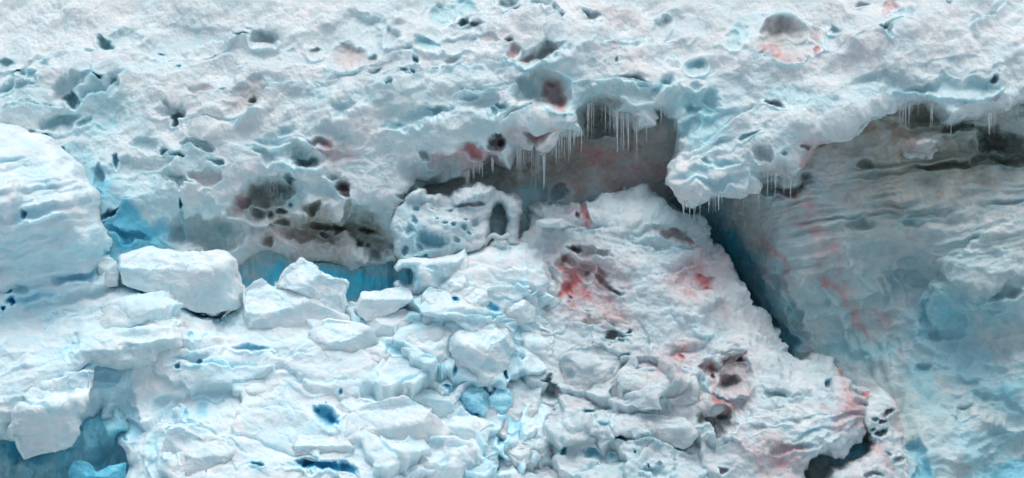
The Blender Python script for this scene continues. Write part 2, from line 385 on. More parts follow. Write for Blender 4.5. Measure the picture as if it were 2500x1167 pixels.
for c in [
 (258,105,24,13,20,.9,.9,'i.9 k.55'),(225,130,24,8,0,.25,.6,'i.4'),(300,95,60,28,-10,.35,0,'i.35'),(395,127,12,4,5,.4,.9,'i.4 k.6'),(455,92,110,36,-12,.35,0,'i.3'),
 (42,170,22,13,10,.9,.9,'i.9 k.5'),(6,150,20,12,0,.8,.8,'i.8 k.4'),(70,182,28,14,0,.4,.4,'i.6'),(30,120,50,28,-20,.3,0,'i.3'),(10,215,34,14,-25,.5,.5,'i.8'),(62,207,32,10,-15,.3,.4,'i.5'),
 (168,243,28,15,-8,1.1,1,'i.9 k.25'),(165,218,55,34,-10,.45,0,'i.45'),(238,182,24,22,-45,.6,.5,'i.75'),(232,165,10,8,0,.4,.5,'i.6'),(276,212,20,12,-30,.3,.5,'i.5'),(120,155,18,12,0,.3,.3,'i.4'),
 (398,179,5,5,0,.5,.9,'k.8'),(443,168,7,5,0,.3,.8,'i.6'),(432,290,24,20,0,.8,.6,'i.75'),(425,275,48,26,0,.35,0,'i.4'),(388,272,9,8,0,.3,.6,'i.6'),
 (145,297,48,17,-18,.55,.5,'i.85'),(205,292,26,9,-38,.4,.6,'i.7'),(253,270,26,17,-20,.3,.2,'i.35'),(118,338,18,11,-10,.5,.8,'i.9 a.2'),(145,366,20,11,-20,.4,.6,'i.7 a.2'),(75,320,14,4,0,.3,.8,'i.8'),
 (288,394,9,17,5,.6,.8,'i.9 a.6'),(308,398,8,14,0,.6,.8,'i.9 a.5'),(240,430,14,38,10,.4,.4,'i.8 a.4'),(232,480,18,28,20,.4,.3,'i.7 a.3'),(330,410,120,22,-8,.2,0,'i.3'),(350,355,40,16,10,.2,0,'i.4'),
 (640,84,38,20,12,.7,.5,'i.5 d.15'),(645,93,22,6,10,.3,.8,'k.6'),(585,81,24,5,3,.3,.8,'k.5'),(500,88,60,26,-8,.2,0,'i.2'),
 (612,243,14,9,-20,.6,.7,'k.6 d.4'),(600,235,62,34,-20,.35,0,'d.3 p.05'),(500,222,30,20,-20,.25,0,'d.25 p.1'),(540,215,10,6,0,.2,.5,'d.4'),
 (645,385,38,18,0,.3,.2,'i.5'),(533,333,9,5,0,.35,.8,'i.5 k.3'),(405,374,13,7,-15,.3,.7,'i.7'),(455,350,26,12,0,.25,.2,'i.5'),(495,352,28,15,0,.25,.2,'i.45'),(440,385,24,10,0,.3,.3,'i.6'),(530,395,20,12,0,.3,.3,'i.45'),
 (768,118,22,9,-3,.7,.8,'k.65'),(700,125,20,10,0,.2,.3,'i.3'),(720,130,14,8,0,.2,.4,'i.4 d.1'),(885,85,125,58,-4,.5,0,'i.35'),(965,98,20,22,0,.3,.5,'i.35 k.12'),(845,128,46,24,3,.5,.5,'d.35 p.15'),(906,136,20,15,-10,.5,.7,'k.55'),(890,130,8,12,20,.2,.5,'d.6 p.2'),
 (900,95,40,30,0,.2,0,'i.35'),(910,60,50,18,0,.2,0,'i.3'),(1035,105,34,18,10,.5,.5,'i.85'),(1075,35,32,24,-30,.4,.3,'i.7'),(1110,18,50,20,0,.4,.2,'i.7'),(1150,20,26,12,0,.3,.3,'i.6'),(1050,70,20,18,0,.2,0,'i.3'),
 (1125,50,15,12,-25,.8,.9,'i.3 k.8'),(1162,55,25,6,0,.5,.8,'d.5 k.6'),(1130,65,50,18,-10,.4,0,'i.3 d.15'),(1240,12,22,14,0,.6,.6,'i.4 k.6'),(1250,26,20,5,0,.6,.9,'k.9'),(1205,12,10,8,0,.3,.7,'k.3'),(965,2,22,4,0,.4,.8,'k.7'),(770,1,14,4,0,.4,.8,'k.6'),
 (1241,103,14,6,10,.7,.9,'p.5 k.75'),(1115,102,62,22,0,.35,0,'d.12 i.2'),(1120,97,6,5,0,.3,.8,'k.3'),(1100,142,32,14,-15,.35,.3,'d.12 i.15'),(1060,165,8,5,0,.3,.8,'k.3'),(1252,128,16,14,0,.3,.3,'p.4'),(1190,92,25,12,25,.15,0,'p.15 d.15'),
 (1018,148,11,9,20,.4,.6,'i.8'),(985,180,9,7,0,.3,.6,'i.9'),(1005,180,10,7,0,.3,.6,'i.8'),(1002,200,16,6,-20,.4,.6,'i.85'),(957,212,11,5,-15,.4,.7,'i.9 k.2'),(945,152,16,7,-5,.4,.6,'i.7'),(920,172,20,7,-10,.3,.3,'i.4'),
 (845,270,38,22,0,.3,.2,'i.6'),(902,290,18,7,15,.5,.7,'i.7 k.3'),(962,310,38,20,0,.35,.2,'i.75'),(1030,288,75,24,-5,.3,0,'i.65'),(1075,268,35,14,0,.3,.1,'i.55'),(1190,258,62,30,0,.35,0,'i.5'),(1237,255,18,9,0,.35,.4,'i.7'),(1215,275,16,10,0,.2,.3,'i.5'),(1150,240,30,10,-15,.2,.1,'i.6'),
 (700,312,26,16,0,.3,.3,'i.7'),(660,347,48,10,-3,.3,.3,'i.7'),(690,330,40,20,0,.2,0,'i.5'),(720,372,44,30,0,.45,0,'i.6'),(800,320,60,20,5,.3,0,'i.4'),(850,340,30,14,0,.25,.1,'i.45'),
 (778,345,36,12,12,.8,.8,'k.5 p.25'),(756,396,34,20,22,1.3,.9,'i.6 k.75'),(735,385,20,26,0,.5,.3,'i.7'),
 (830,450,24,16,15,.9,.8,'d.6 k.6'),(838,460,18,24,10,.7,.6,'d.55 p.2 k.2'),(812,430,20,9,0,.7,.8,'k.6'),
 (1158,366,26,22,0,.35,.5,'p1.0'),(1140,385,52,22,-8,.3,.2,'p.55'),(1222,348,34,32,0,.9,.7,'d.45 k.25 p.2'),(1226,350,12,10,-20,.5,.8,'k.7'),(1035,378,16,12,0,.4,.6,'k.35 p.2'),(1060,390,30,18,0,.2,0,'p.35'),
 (1330,128,62,22,-3,.8,.6,'i.3 d.2'),(1292,134,20,8,-4,.3,.7,'p.45 k.5'),(1335,130,26,9,-8,.3,.6,'k.35 d.2'),(1365,38,26,14,15,.4,.4,'k.25 i.2'),(1375,38,10,8,0,.3,.6,'k.35'),(1442,38,22,11,10,.5,.6,'i.4 k.25'),(1320,25,40,16,0,.3,0,'i.35'),
 (1530,8,14,4,-10,.4,.8,'d.6 k.4'),(1512,25,34,10,-10,.15,0,'d.3'),(1500,52,26,8,-15,.15,0,'p.35'),(1620,54,16,18,0,.5,.3,'k.3'),(1592,75,14,5,-40,.3,.7,'k.35'),(1650,50,50,30,0,.3,0,'i.2'),
 (1502,144,5,8,15,.4,.8,'d.7 k.5'),(1505,165,14,4,-10,.15,.5,'p.4 d.3'),(1500,105,26,8,15,.1,.5,'p.3'),
 (1708,152,19,17,0,.6,.6,'i1'),(1688,165,14,8,0,.3,.4,'i.8'),(1666,190,10,6,-30,.3,.6,'i.8 a.3'),(1650,135,18,8,0,.2,.2,'i.4'),(1735,175,14,8,0,.3,.3,'i.5'),
 (1800,82,28,26,-40,.35,.2,'i.75'),(1780,98,24,14,0,.3,.1,'i.5'),(1830,60,40,45,0,.3,0,'i.35'),
 (1322,222,64,48,8,1.2,.75,'i.45'),(1285,215,30,34,10,.3,.2,'i.7'),(1352,238,26,34,0,.5,.5,'p.4 d.5'),(1368,245,12,20,0,.4,.8,'p.5 k.5'),(1348,210,12,6,0,.2,.6,'k.7'),(1305,260,36,10,0,.0,.3,'p.15'),
 (1445,232,90,28,-4,.35,0,'i.6'),(1560,225,60,30,0,.4,0,'i.5 k.1'),(1620,205,36,20,-30,.5,.2,'i.7'),(1560,195,20,14,0,.3,.3,'k.2 i.4'),(1530,190,30,12,0,.3,.2,'k.15 i.3'),
 (1690,252,66,34,0,.5,.1,'i.95'),(1680,295,22,48,-5,.5,.1,'i.85'),(1735,240,30,16,0,.3,.2,'i.8'),(1790,218,54,40,0,.3,0,'i.4'),(1700,210,14,10,0,.3,.4,'i.7'),(1740,280,60,30,-35,.2,0,'i.6'),
 (1887,255,32,11,28,.7,.8,'k.5 d.3'),(1822,328,30,9,-28,.5,.5,'i.75 k.1'),(1735,372,14,8,-30,.4,.6,'i.8'),(1760,352,30,14,-20,.3,.2,'i.6'),(1855,375,20,16,0,.4,.3,'k.25'),(1762,392,40,12,0,.4,.3,'i.8'),(1720,396,14,10,0,.4,.6,'i.75'),(1700,430,40,16,-5,.3,.1,'i.7'),(1760,445,70,14,-5,.3,.1,'i.7'),(1865,385,14,16,0,.3,.4,'k.3'),
 (1918,92,78,46,-8,.9,.5,'d.25'),(1905,70,54,22,-10,.4,.3,'k.4 d.5'),(1985,70,18,22,0,.4,.5,'k.35 p.2'),(1885,122,40,16,-8,.1,.3,'d.35 p.45'),(1990,108,11,9,0,.2,.6,'p.8'),(1925,125,50,12,-5,.0,.3,'p.35'),(1865,128,18,7,-30,.1,.5,'d.6 p.4'),
 (1938,156,28,6,-5,.25,.6,'p.25 d.15'),(2038,62,18,11,20,.5,.5,'i.2 k.15'),(2030,90,20,26,0,.3,0,'i.2'),(2172,16,16,13,-30,.3,.3,'p.6'),(2160,30,10,10,0,.2,.3,'p.4'),(2205,32,36,24,0,.3,0,'i.4'),
 (2162,85,24,18,0,.5,.5,'i.35 k.1'),(2145,109,12,4,35,.5,.8,'k.6'),(2252,100,20,6,-15,.4,.7,'k.45'),(2405,45,40,6,-40,.35,.6,'k.3'),(2150,20,6,4,0,.2,.5,'p.5'),(2110,12,20,6,-30,.3,.4,'p.2 k.2'),
 (2310,212,76,22,-6,.4,.1,'i.75'),(2400,205,50,26,-10,.5,.2,'i.85'),(2430,183,12,13,20,.5,.8,'k.5 i.5'),(2200,188,30,8,-5,.4,.4,'i.6 k.1'),(2240,215,60,14,-5,.3,.1,'i.7'),(2150,200,80,20,-5,.2,0,'i.35'),(2340,150,90,20,-10,.2,0,'i.35'),(2430,120,50,30,0,.2,0,'i.3'),
 (1945,335,12,7,0,.4,.7,'p.6'),(1970,362,16,7,10,.5,.7,'p.6 k.4'),(1998,345,8,12,0,.3,.6,'p.6'),(1915,370,12,7,0,.3,.5,'k.25'),(2412,230,10,4,-30,.3,.6,'k.4'),(2430,245,18,18,0,.15,.1,'p.3'),(2490,30,20,5,5,.3,.5,'d.5 p.3'),(2320,15,10,5,0,.2,.3,'p.4'),
 (280,520,44,14,-28,.55,.6,'i.9 a.75'),(240,548,20,10,0,.4,.5,'i.9 a.5'),(268,562,24,8,-15,.35,.5,'i.9 a.5'),(310,575,60,14,10,.4,.5,'i.8 a.3'),
 (432,497,9,12,0,.4,.7,'i.5 k.2'),(458,512,6,16,0,.3,.6,'i.5 k.2'),(500,440,34,22,-20,.2,0,'d.2 p.1'),(440,455,30,14,0,.2,0,'i.4'),(360,440,90,26,0,.2,0,'i.35'),
 (500,572,88,44,6,.6,.2,'i.65 d.22'),(430,555,18,40,0,.4,.5,'i.6 k.15'),(545,560,30,18,0,.3,.3,'i.7 k.2'),
 (588,492,16,22,10,.15,0,'p.5'),(598,492,20,10,25,.3,.6,'k.3 p.3'),(618,520,22,16,0,.6,.7,'k.7 d.3'),(655,470,58,34,-15,1.0,.6,'i.5 d.2 k.1'),(636,476,14,7,-20,.5,.8,'k.85'),(668,458,34,10,10,.4,.7,'k.75'),(707,443,13,18,5,.7,.9,'k.6 i.6'),(700,465,18,14,0,.5,.6,'i.5 k.5'),(648,500,16,7,0,.4,.7,'k.5'),
 (655,525,16,12,0,.4,.6,'k.55 d.4'),(688,514,17,9,8,.8,.8,'d.7 k.6'),(690,545,20,10,0,.5,.5,'d.7 k.2 p.1'),(710,496,7,6,0,.3,.7,'k.5'),
 (780,545,46,14,8,.8,.8,'d.45 k.3 o.3'),(758,511,24,12,-5,.6,.6,'k.45 i.5'),(822,556,22,22,15,.6,.7,'d.35 o.65 k.15'),(815,543,12,8,10,.4,.7,'d.7 k.3'),(885,560,70,52,18,.5,.3,'i.6 k.12'),(895,565,28,9,15,.5,.8,'o.7 k.5'),(895,530,20,14,0,.3,.5,'k.2 d.2'),(915,583,20,7,20,.4,.7,'o.8'),
 (648,587,18,9,0,.6,.7,'d.75 k.4'),(770,570,60,30,5,.3,.1,'d.45 p.12'),(785,572,10,9,0,.3,.6,'k.5'),(765,605,16,7,-20,.3,.6,'k.35'),(720,560,30,28,0,.2,.1,'d.5 p.15'),(870,594,14,9,15,.4,.7,'d.8 p.1'),(828,582,18,6,10,.4,.7,'d.7 k.2'),(930,605,42,20,-8,.7,.6,'d.45 k.4 o.2'),(895,600,9,6,0,.3,.6,'d.7'),(770,628,150,22,2,.2,0,'d.45 p.08'),
 (985,470,30,14,-5,.8,.7,'k.7'),(1060,425,95,40,-14,.9,.35,'i.5 k.2'),(1025,450,50,16,-20,.5,.5,'k.25'),(845,505,16,30,10,.25,0,'p.25'),(790,470,36,30,0,.3,0,'i.55'),(730,470,44,40,20,.2,0,'i.6'),(870,400,60,14,0,.15,0,'i.3'),
 (1205,360,14,14,0,.3,.5,'d.3 k.3'),(1310,325,36,12,-5,.4,.4,'p.55 d.1'),(1300,352,16,14,0,1.2,.9,'k.85 d.3'),(1475,262,40,26,0,.7,.5,'d.5 k.5'),(1450,290,14,30,0,.6,.6,'d.5 k.5'),(1622,290,30,34,0,.8,.5,'d.45 k.35 p.1'),(1540,270,60,16,0,.2,.2,'i.5 k.2'),
 (2360,300,60,12,-8,.3,.3,'k.15'),(2130,285,70,10,-22,.3,.2,'k.2 i.3'),(1900,415,50,14,0,.3,.2,'k.2 p.15'),(1980,395,20,30,25,.2,.2,'p.45 d.15')]:
    if min(c[2], c[3]) < 9 and len(c) > 5 and (c[0]*7+c[1]*3) % 10 < 5: continue
    if min(c[2], c[3]) < 15 and c[6] >= .6: c = c[:6]+(c[6]*.6,)+c[7:]
    S.cav(*c)
for p in [(500,600,100,40,0,'i.5 d.2'),(330,570,110,60,0,'i.8 a.5'),(230,470,70,100,10,'i.85 a.45'),(180,380,90,50,20,'i.6 a.1'),(380,500,90,60,0,'i.5 a.1'),(60,250,120,60,0,'i.35'),(450,390,120,60,0,'i.4'),(1180,330,160,50,0,'i.4'),(1720,290,90,80,-20,'i.7'),(2330,220,180,50,-8,'i.5'),(250,600,60,50,0,'i.9 a.7'),(330,570,125,60,0,'i1 a.8'),(650,500,80,60,10,'d.3 i.4 o.1'),(780,555,210,60,8,'d.7 o.3'),(650,500,90,50,0,'d.5 o.2'),(700,590,150,50,0,'d.5 p.1'),(900,560,90,50,20,'o.35 i.5 d.2'),(840,625,140,26,0,'d.6'),(1040,440,80,36,-10,'k.2 d.3'),(600,380,90,45,0,'i.35'),(330,580,90,60,0,'i.5 a.15'),(250,450,60,90,0,'i.4 a.1'),(700,400,90,60,0,'i.4'),(850,250,160,50,-5,'i.25'),(1150,270,170,60,-5,'i.35'),(1000,340,120,40,0,'i.3'),(1350,300,120,30,-5,'i.3'),(1480,230,170,40,-4,'i.3'),
 (805,365,56,34,0,'p.5 d.05 i-0.7'),(1150,385,110,32,-8,'p.5'),(830,365,60,40,0,'p.3'),(1300,335,90,22,-5,'p.3 d.2'),(1960,130,110,30,0,'p.2'),(1500,30,90,30,0,'p.12 d.1'),(2000,360,40,50,20,'p.45'),(1880,400,100,40,-10,'i.15'),(2380,230,140,50,-8,'i.3'),(760,590,160,50,6,'d.3 p.08 o.05'),(880,520,90,50,0,'i.4'),(1700,270,110,70,-20,'i.4'),(2200,170,200,60,0,'p.06'),(1500,140,100,50,0,'p.12'),(2100,130,120,60,0,'p.1'),(1230,80,100,50,0,'p.08'),(2000,400,35,60,20,'p.4 d.1'),(560,240,110,40,-10,'d.16'),(650,180,90,30,0,'d.1'),(900,140,100,20,0,'d.15 p.05'),(700,600,120,40,0,'d.3 p.06'),(860,630,120,22,0,'d.5')]:
    S.patch(*p)
S.lump(1810, 375, 190, 105, -22, .45, 1.0)
S.amp *= 1-0.4*np.exp(-(((S.U-1790)/170)**2+((S.V-390)/90)**2))
bare = sstep(0.02, 0.42, fbm(S.X*0.5+0.25*S.Z+31, 0*S.X+7, S.Z, 1.5, 4))*(0.25+0.75*sstep(60, 240, S.V))*0.55
S.m['i'] = np.maximum(S.m['i'], bare*(1-S.m['p'])*(1-S.m['d']))
wk = ((S.U > 560) & (S.U < 1000) & (S.V > 400)); S.m['k'][wk] *= 0.15
S.outline(LIP, 42, 0.6, 0.4, 1.6)
pk = S.m['p'].copy(); S.streaks(0.2); S.m['p'] = 0.5*(pk+S.m['p'])
def slope_detail(x, y, z):
    a, b = rot(x, z, rad(18)); s = y*0.7
    lo = 0.5+0.5*np.clip(fbm(x, y, z, 2.2, 2)*2.2, -1, 1)
    A = S.amp
    r = 0.72*A*fbm(a*0.75, s, b, 1.9, 4, .45)
    r -= 0.14*A*(billow(a*0.8+3, s, b, 0.9, 2)-.3)
    g1, _ = worley(a*0.8+0.35*perlin(x, y, z), s, b+0.2*perlin(x+9, y, z), 0.95)
    r += 0.28*A*(np.minimum(g1*g1, 0.6)-0.3)
    f1, f2 = worley(a*0.9+0.12*perlin(x*3, y, z*3), s, b, 0.40)
    cup = sstep(-0.2, 0.3, perlin(x*0.45+4, y*0.3, z*0.6))
    r += 0.12*cup*A*(np.minimum(f1, 0.75)-0.45)
    e1, _ = worley(x+0.08*perlin(x*5, y, z*5), s, z, 0.25)
    r += 0.09*(1-cup)*(0.4+0.6*A)*(0.5-e1)
    r += 0.065*A*(0.3+0.7*lo)*(0.35-billow(a*0.8, s, b, 0.42, 3))
    r += 0.065*(0.35+0.9*lo)*(0.4+0.6*A)*fbm(x, s, z, 0.15, 3, 0.68)
    return r.astype(np.float32)
S.detail(slope_detail)

# ================================================================== the ice wall and the hollows behind the overhang
Wl = Body(-240, 2740, 150, 1420, [(-240,1100,-1.2),(0,1080,-1.0),(100,1100,-1.5),(200,1040,-1.7),(300,960,-1.4),(330,1060,-1.6),(200,1150,-1.6),(0,700,2),(-240,700,2),
 
 (200,650,1.6),(600,650,1.5),(800,700,1.5),(980,700,1.5),(1000,500,1.6),(1200,450,1.7),(1300,450,2.0),(1500,400,2.2),(1500,250,2.2),(1650,350,2.3),(1700,480,3.0),(1500,520,2.6),(1200,650,1.2),(1220,560,1.1),
 (1730,560,3.8),(1785,650,4.2),(1835,740,4.0),(1890,850,3.0),(1500,800,4),(1830,480,1.7),(1845,560,1.7),(1870,640,1.8),(1895,740,1.9),(1950,810,2.0),
 (2050,400,1.2),(2300,330,1.3),(2500,300,1.4),(2430,380,1.6),(2200,480,1.05),(2500,480,.8),(2740,480,.8),(2100,600,1.5),(2250,650,1.6),(2400,600,.6),(2500,560,.4),(2740,600,.4),(2370,690,.2),(2150,750,2.0),(2250,850,1.5),(2400,800,.9),(2100,900,1.7),
 (2250,1000,.2),(2500,950,.2),(2740,950,.2),(2300,1100,-.7),(2500,1150,-.2),(2200,1167,-1.2),(2740,1400,-.5),(2100,1400,-2),(1600,1400,1),(600,1000,1.5),(200,1400,-1.5),(2000,1050,.2),(2080,1120,-.5)])
w = Wl
sc = (w.V+0.13*(w.U-2000)+w.wv*0.5+10*fbm(w.X, 0*w.X, w.Z, 2.5, 2))    # layering coordinate, rising to the right
zone = sstep(1830, 2000, w.U)*sstep(380, 440, w.V+0.1*(w.U-2000))*(1-sstep(600, 690, w.V+0.1*(w.U-2000)))
lay = perlin(sc/11.0, w.X*0.22, 0*w.X+4)*0.5+perlin(sc/26.0, w.X*0.15, 0*w.X+8)*0.7
w.Y += zone*lay*0.46*(0.15+0.85*sstep(-0.25, 0.3, fbm(w.X*0.6, 0*w.X+77, w.Z*1.6, 1.2, 3)))
z2 = sstep(1900, 2020, w.U)*(1-sstep(390, 460, w.V+0.1*(w.U-2000)))
w.Y += z2*(0.28*fbm(w.X*0.5, 0*w.X, w.Z*1.3, 0.7, 3))
for a_ in [((2500,535),(2420,570),(2350,610),(2310,660),(2280,700),(2270,760),(2285,800))]:
    w.ledge(list(a_)[::-1], 0.45, 120, 0.1, 20)
for c in [(2280,345,75,32,-6,-.35,0,''),(2240,350,30,12,-25,-.15,0,''),(2440,345,70,30,12,1.3,.5,'k.8'),(2480,390,50,18,0,1.2,.6,'k.8'),(2400,380,40,14,0,.4,.3,'k.3 o.4'),(2340,318,60,10,0,.6,.4,'k.6'),(2240,280,70,20,0,.6,.1,'d.45 k.3 o.2'),
 (2110,400,30,16,15,.4,.4,'o.5 d.2'),(2310,405,120,10,-3,.35,.4,'k.5 d.3 o.3'),(1920,460,70,18,0,.8,.4,'k.6 d.4'),(1965,440,30,22,0,.6,.4,'k.6 d.3'),(1940,478,70,8,-5,.2,.2,'p.5 k.2'),
 (2100,545,40,16,8,.35,.3,'k.3 i.4'),(2225,540,34,14,0,.3,.3,'k.25 i.6'),(2270,520,60,14,0,.3,.1,'k.1 i.3'),
 (2250,660,60,40,0,.3,0,'i.5'),(2200,700,100,50,0,.3,0,'i.4'),(2440,712,70,20,-8,.55,.5,'i.7 k.2'),(2400,740,60,18,10,.3,.3,'i.6'),(2300,780,50,60,20,.4,0,'a.3 i.6'),(2330,850,80,40,30,.4,0,'a.25 i.5'),
 (1885,800,40,90,-25,.5,0,'i.7 a.3'),(1940,770,24,60,-20,.5,.1,'i.6 a.2'),(2180,860,40,30,0,.2,0,'i.6'),(2430,1000,120,30,15,.4,0,'i.6 a.2'),(2360,1010,26,14,10,.4,.4,'i.7'),(2470,1130,150,50,-14,.5,0,''),(2240,1130,30,50,0,.5,.1,'i.8 a.3'),(2260,900,20,14,0,.3,.3,'i.5'),(2300,880,16,10,0,.2,.2,'a.3'),
 (1450,300,40,40,0,.6,.3,'k.5'),(1660,480,40,60,0,.6,.2,'i.8'),(1370,465,24,22,0,.4,.3,'a.3 i.8'),(1300,470,40,24,0,.3,.2,'i.8 a.2')]:
    w.cav(*c)
for (u0, v0, u1, v1) in [(2125,670,2150,740),(2150,665,2175,740),(2180,670,2210,745),(1880,680,1905,760),(1905,700,1945,790),(2060,600,2110,700),(2000,690,2040,760),(2090,800,2150,930),(2140,820,2180,940),(2060,780,2080,860)]:
    w.lump((u0+u1)/2, (v0+v1)/2, math.hypot(u1-u0, v1-v0)*0.62, 11, math.degrees(math.atan2(v1-v0, u1-u0)), 0.14, 1)
for l in [(240,1060,60,75,10,.5),(300,1040,34,60,0,.6),(120,1130,90,30,-12,.4),(20,1120,30,50,0,.5),(70,1140,26,40,0,.3)]: w.lump(*l)
for l in [(290,1030,44,70,5,.5),(200,1100,60,40,0,.3)]: w.lump(*l)
for p in [(150,1080,260,160,0,'a.75 i1'),(240,1080,70,60,0,'a-0.5'),(100,1140,120,40,-10,'a-0.6 k.1'),(800,680,330,60,2,'a.95 i1'),(640,640,70,22,10,'a-0.55 d.12'),(760,655,90,16,5,'a-0.5 d.2'),(880,665,90,18,5,'a-0.45 d.3'),(690,640,26,14,0,'d.35 p.1'),(1250,500,380,90,0,'i.7'),(1480,340,230,80,0,'d.7 k.12'),(1480,410,220,90,0,'d.5 p.18'),(1350,400,150,80,0,'d.6 k.15 o.2'),(1500,295,80,40,0,'k.5 d.8'),(1200,430,90,50,0,'d.6 k.3 o.3'),(1080,450,120,50,0,'d.4 i.4'),(1470,380,80,30,0,'p.5'),(1560,420,90,24,-10,'p.4'),(1420,440,80,20,5,'p.35'),(1600,330,50,30,0,'p.3 i.2'),(1300,470,90,40,0,'i.8 a.2'),(1690,480,60,60,0,'i.8 k.3'),
 (1770,620,70,160,-32,'a.9 i1 k.1'),(1840,735,34,44,0,'k.5 a.9'),(1900,840,80,60,40,'i.9 a.5 k.2'),(1860,700,60,110,-25,'i.8 a.3'),(1740,560,60,80,0,'i.9 a.6 k.3'),
 (2200,330,280,100,-6,'d.75 o.15'),(2320,395,280,70,-5,'d.5 o.55'),(2250,460,290,70,-6,'d.5 o.15'),(2430,370,100,60,0,'o.5 k.4'),(2280,430,250,40,-5,'o.25 d.3'),(2120,420,120,60,0,'d.4 p.05'),(2250,350,70,30,0,'d-0.8 o-0.8'),(2035,345,14,40,20,'p.6'),(2220,350,26,14,-30,'p.5'),(2440,400,20,50,0,'i.6'),
 (1960,510,70,14,0,'p.5'),(1950,520,90,30,0,'p.3'),(1880,600,14,60,-20,'p.6'),(2000,610,50,40,40,'p.35'),(2045,600,16,50,-15,'p.5'),(2050,720,120,30,45,'p.65'),(2060,740,130,14,42,'p.8'),(2150,790,70,22,55,'p.5'),(1900,620,18,80,-20,'p.6'),(1990,560,90,20,10,'p.45'),(2040,640,20,60,-25,'p.55'),(2230,575,20,14,0,'p.35'),(2480,520,40,14,-15,'d.3'),
 (2050,640,180,110,20,'i.45 k.06'),(2250,680,160,80,0,'i.45 k.08'),(2050,780,150,100,30,'i.5 k.05'),(2300,780,110,120,0,'i.7 a.25'),(2450,760,120,60,0,'i.6 a.1'),(2350,880,160,70,20,'i.65 a.2'),(2440,960,140,50,20,'i.7 a.25'),(2300,1030,140,90,0,'i.55'),(2150,900,80,60,0,'i.35'),(2420,1080,160,50,-10,'i.65 a.15'),(2480,1150,160,50,-14,'a.4 i.9'),(2250,1140,50,60,0,'i.8 a.35'),
 (2070,1110,90,50,0,'a.6 i.9'),(2410,1010,60,12,20,'d.25 i-0.5'),(2350,920,30,12,30,'p.25'),(2215,870,16,10,0,'p.35 d.1'),(2350,1140,14,12,0,'p.4'),(2230,990,60,50,20,'d.15'),(2400,640,120,60,0,'i.35'),(2100,560,140,30,0,'o.15 k.06'),(2300,600,100,40,0,'i.25'),(2030,900,100,50,30,'k.15 i.4')]:
    w.patch(*p)
# the wall passes behind the snow face: keep it at least half a metre inside it
i0 = S.iu[0]; j0 = S.iv[0]
sy = np.full(w.U.shape, -99, np.float32)
a0 = w.iv[0]-j0; b0 = w.iu[0]-i0
blk = S.Y[a0:, b0:b0+w.U.shape[1]]; inn = (S.sd > 2)[a0:, b0:b0+w.U.shape[1]]
nv_ = min(blk.shape[0], w.U.shape[0])
sy[:nv_] = np.where(inn[:nv_], blk[:nv_], -99)
w.Y = np.where(sy > -50, np.maximum(w.Y, sy+0.6), w.Y)
mo = sstep(-0.15, 0.4, fbm(w.X*0.8+0.6*w.Z+5, 0*w.X+2, w.Z-.3*w.X, 1.3, 4))
w.m['i'] = np.maximum(w.m['i'], 0.6*mo*sstep(1800, 1950, w.U)*sstep(520, 700, w.V)); w.m['i'] *= 0.55+0.45*mo
w.m['a'] = np.maximum(w.m['a'], 0.4*sstep(0.1, 0.5, fbm(w.X*0.8+0.6*w.Z+50, 0*w.X+2, w.Z-.3*w.X, 1.6, 4))*sstep(2050, 2200, w.U)*sstep(680, 820, w.V))
w.streaks(0.69)
w.m['p'] *= np.where(w.U > 1750, 0.75, 1.0)
flu = fbm(w.X, 0*w.X+90, w.Z*0.22, 0.35, 4, .6)
lowa = (w.U < 1050) | (w.U < 1900)
w.m['a'] *= 1-0.45*sstep(-0.05, 0.4, flu)
w.Y += np.where((w.U < 1050) & (w.V > 600), 0.22*flu, 0)
def wall_detail(x, y, z):
    a, b = rot(x, z, rad(10)); s = y*0.7
    strat = zone; soft = 0.45+0.55*sstep(1800, 1950, w.U)
    blue = sstep(600, 640, w.V)*(1-sstep(1040, 1080, w.U))
    soft = np.where(w.U < 420, 0.8, np.where((w.U < 1720) & (w.V < 620), 0.8, soft))*(1-0.3*blue)
    r = 0.42*soft*fbm(a*0.6, s, b, 1.0, 4)
    f1, f2 = worley(a+0.1*perlin(x*3, y, z*3), s, b*1.15, 0.46)
    r += 0.24*(1-0.7*strat)*soft*sstep(540, 700, w.V)*(np.minimum(f1, 0.75)-0.45)
    r += 0.15*soft*(0.35-billow(a*0.7, s, b*1.4, 0.5, 3))
    r += 0.03*soft*fbm(x, s, z, 0.12, 3, 0.6)
    return r.astype(np.float32)
w.detail(wall_detail)

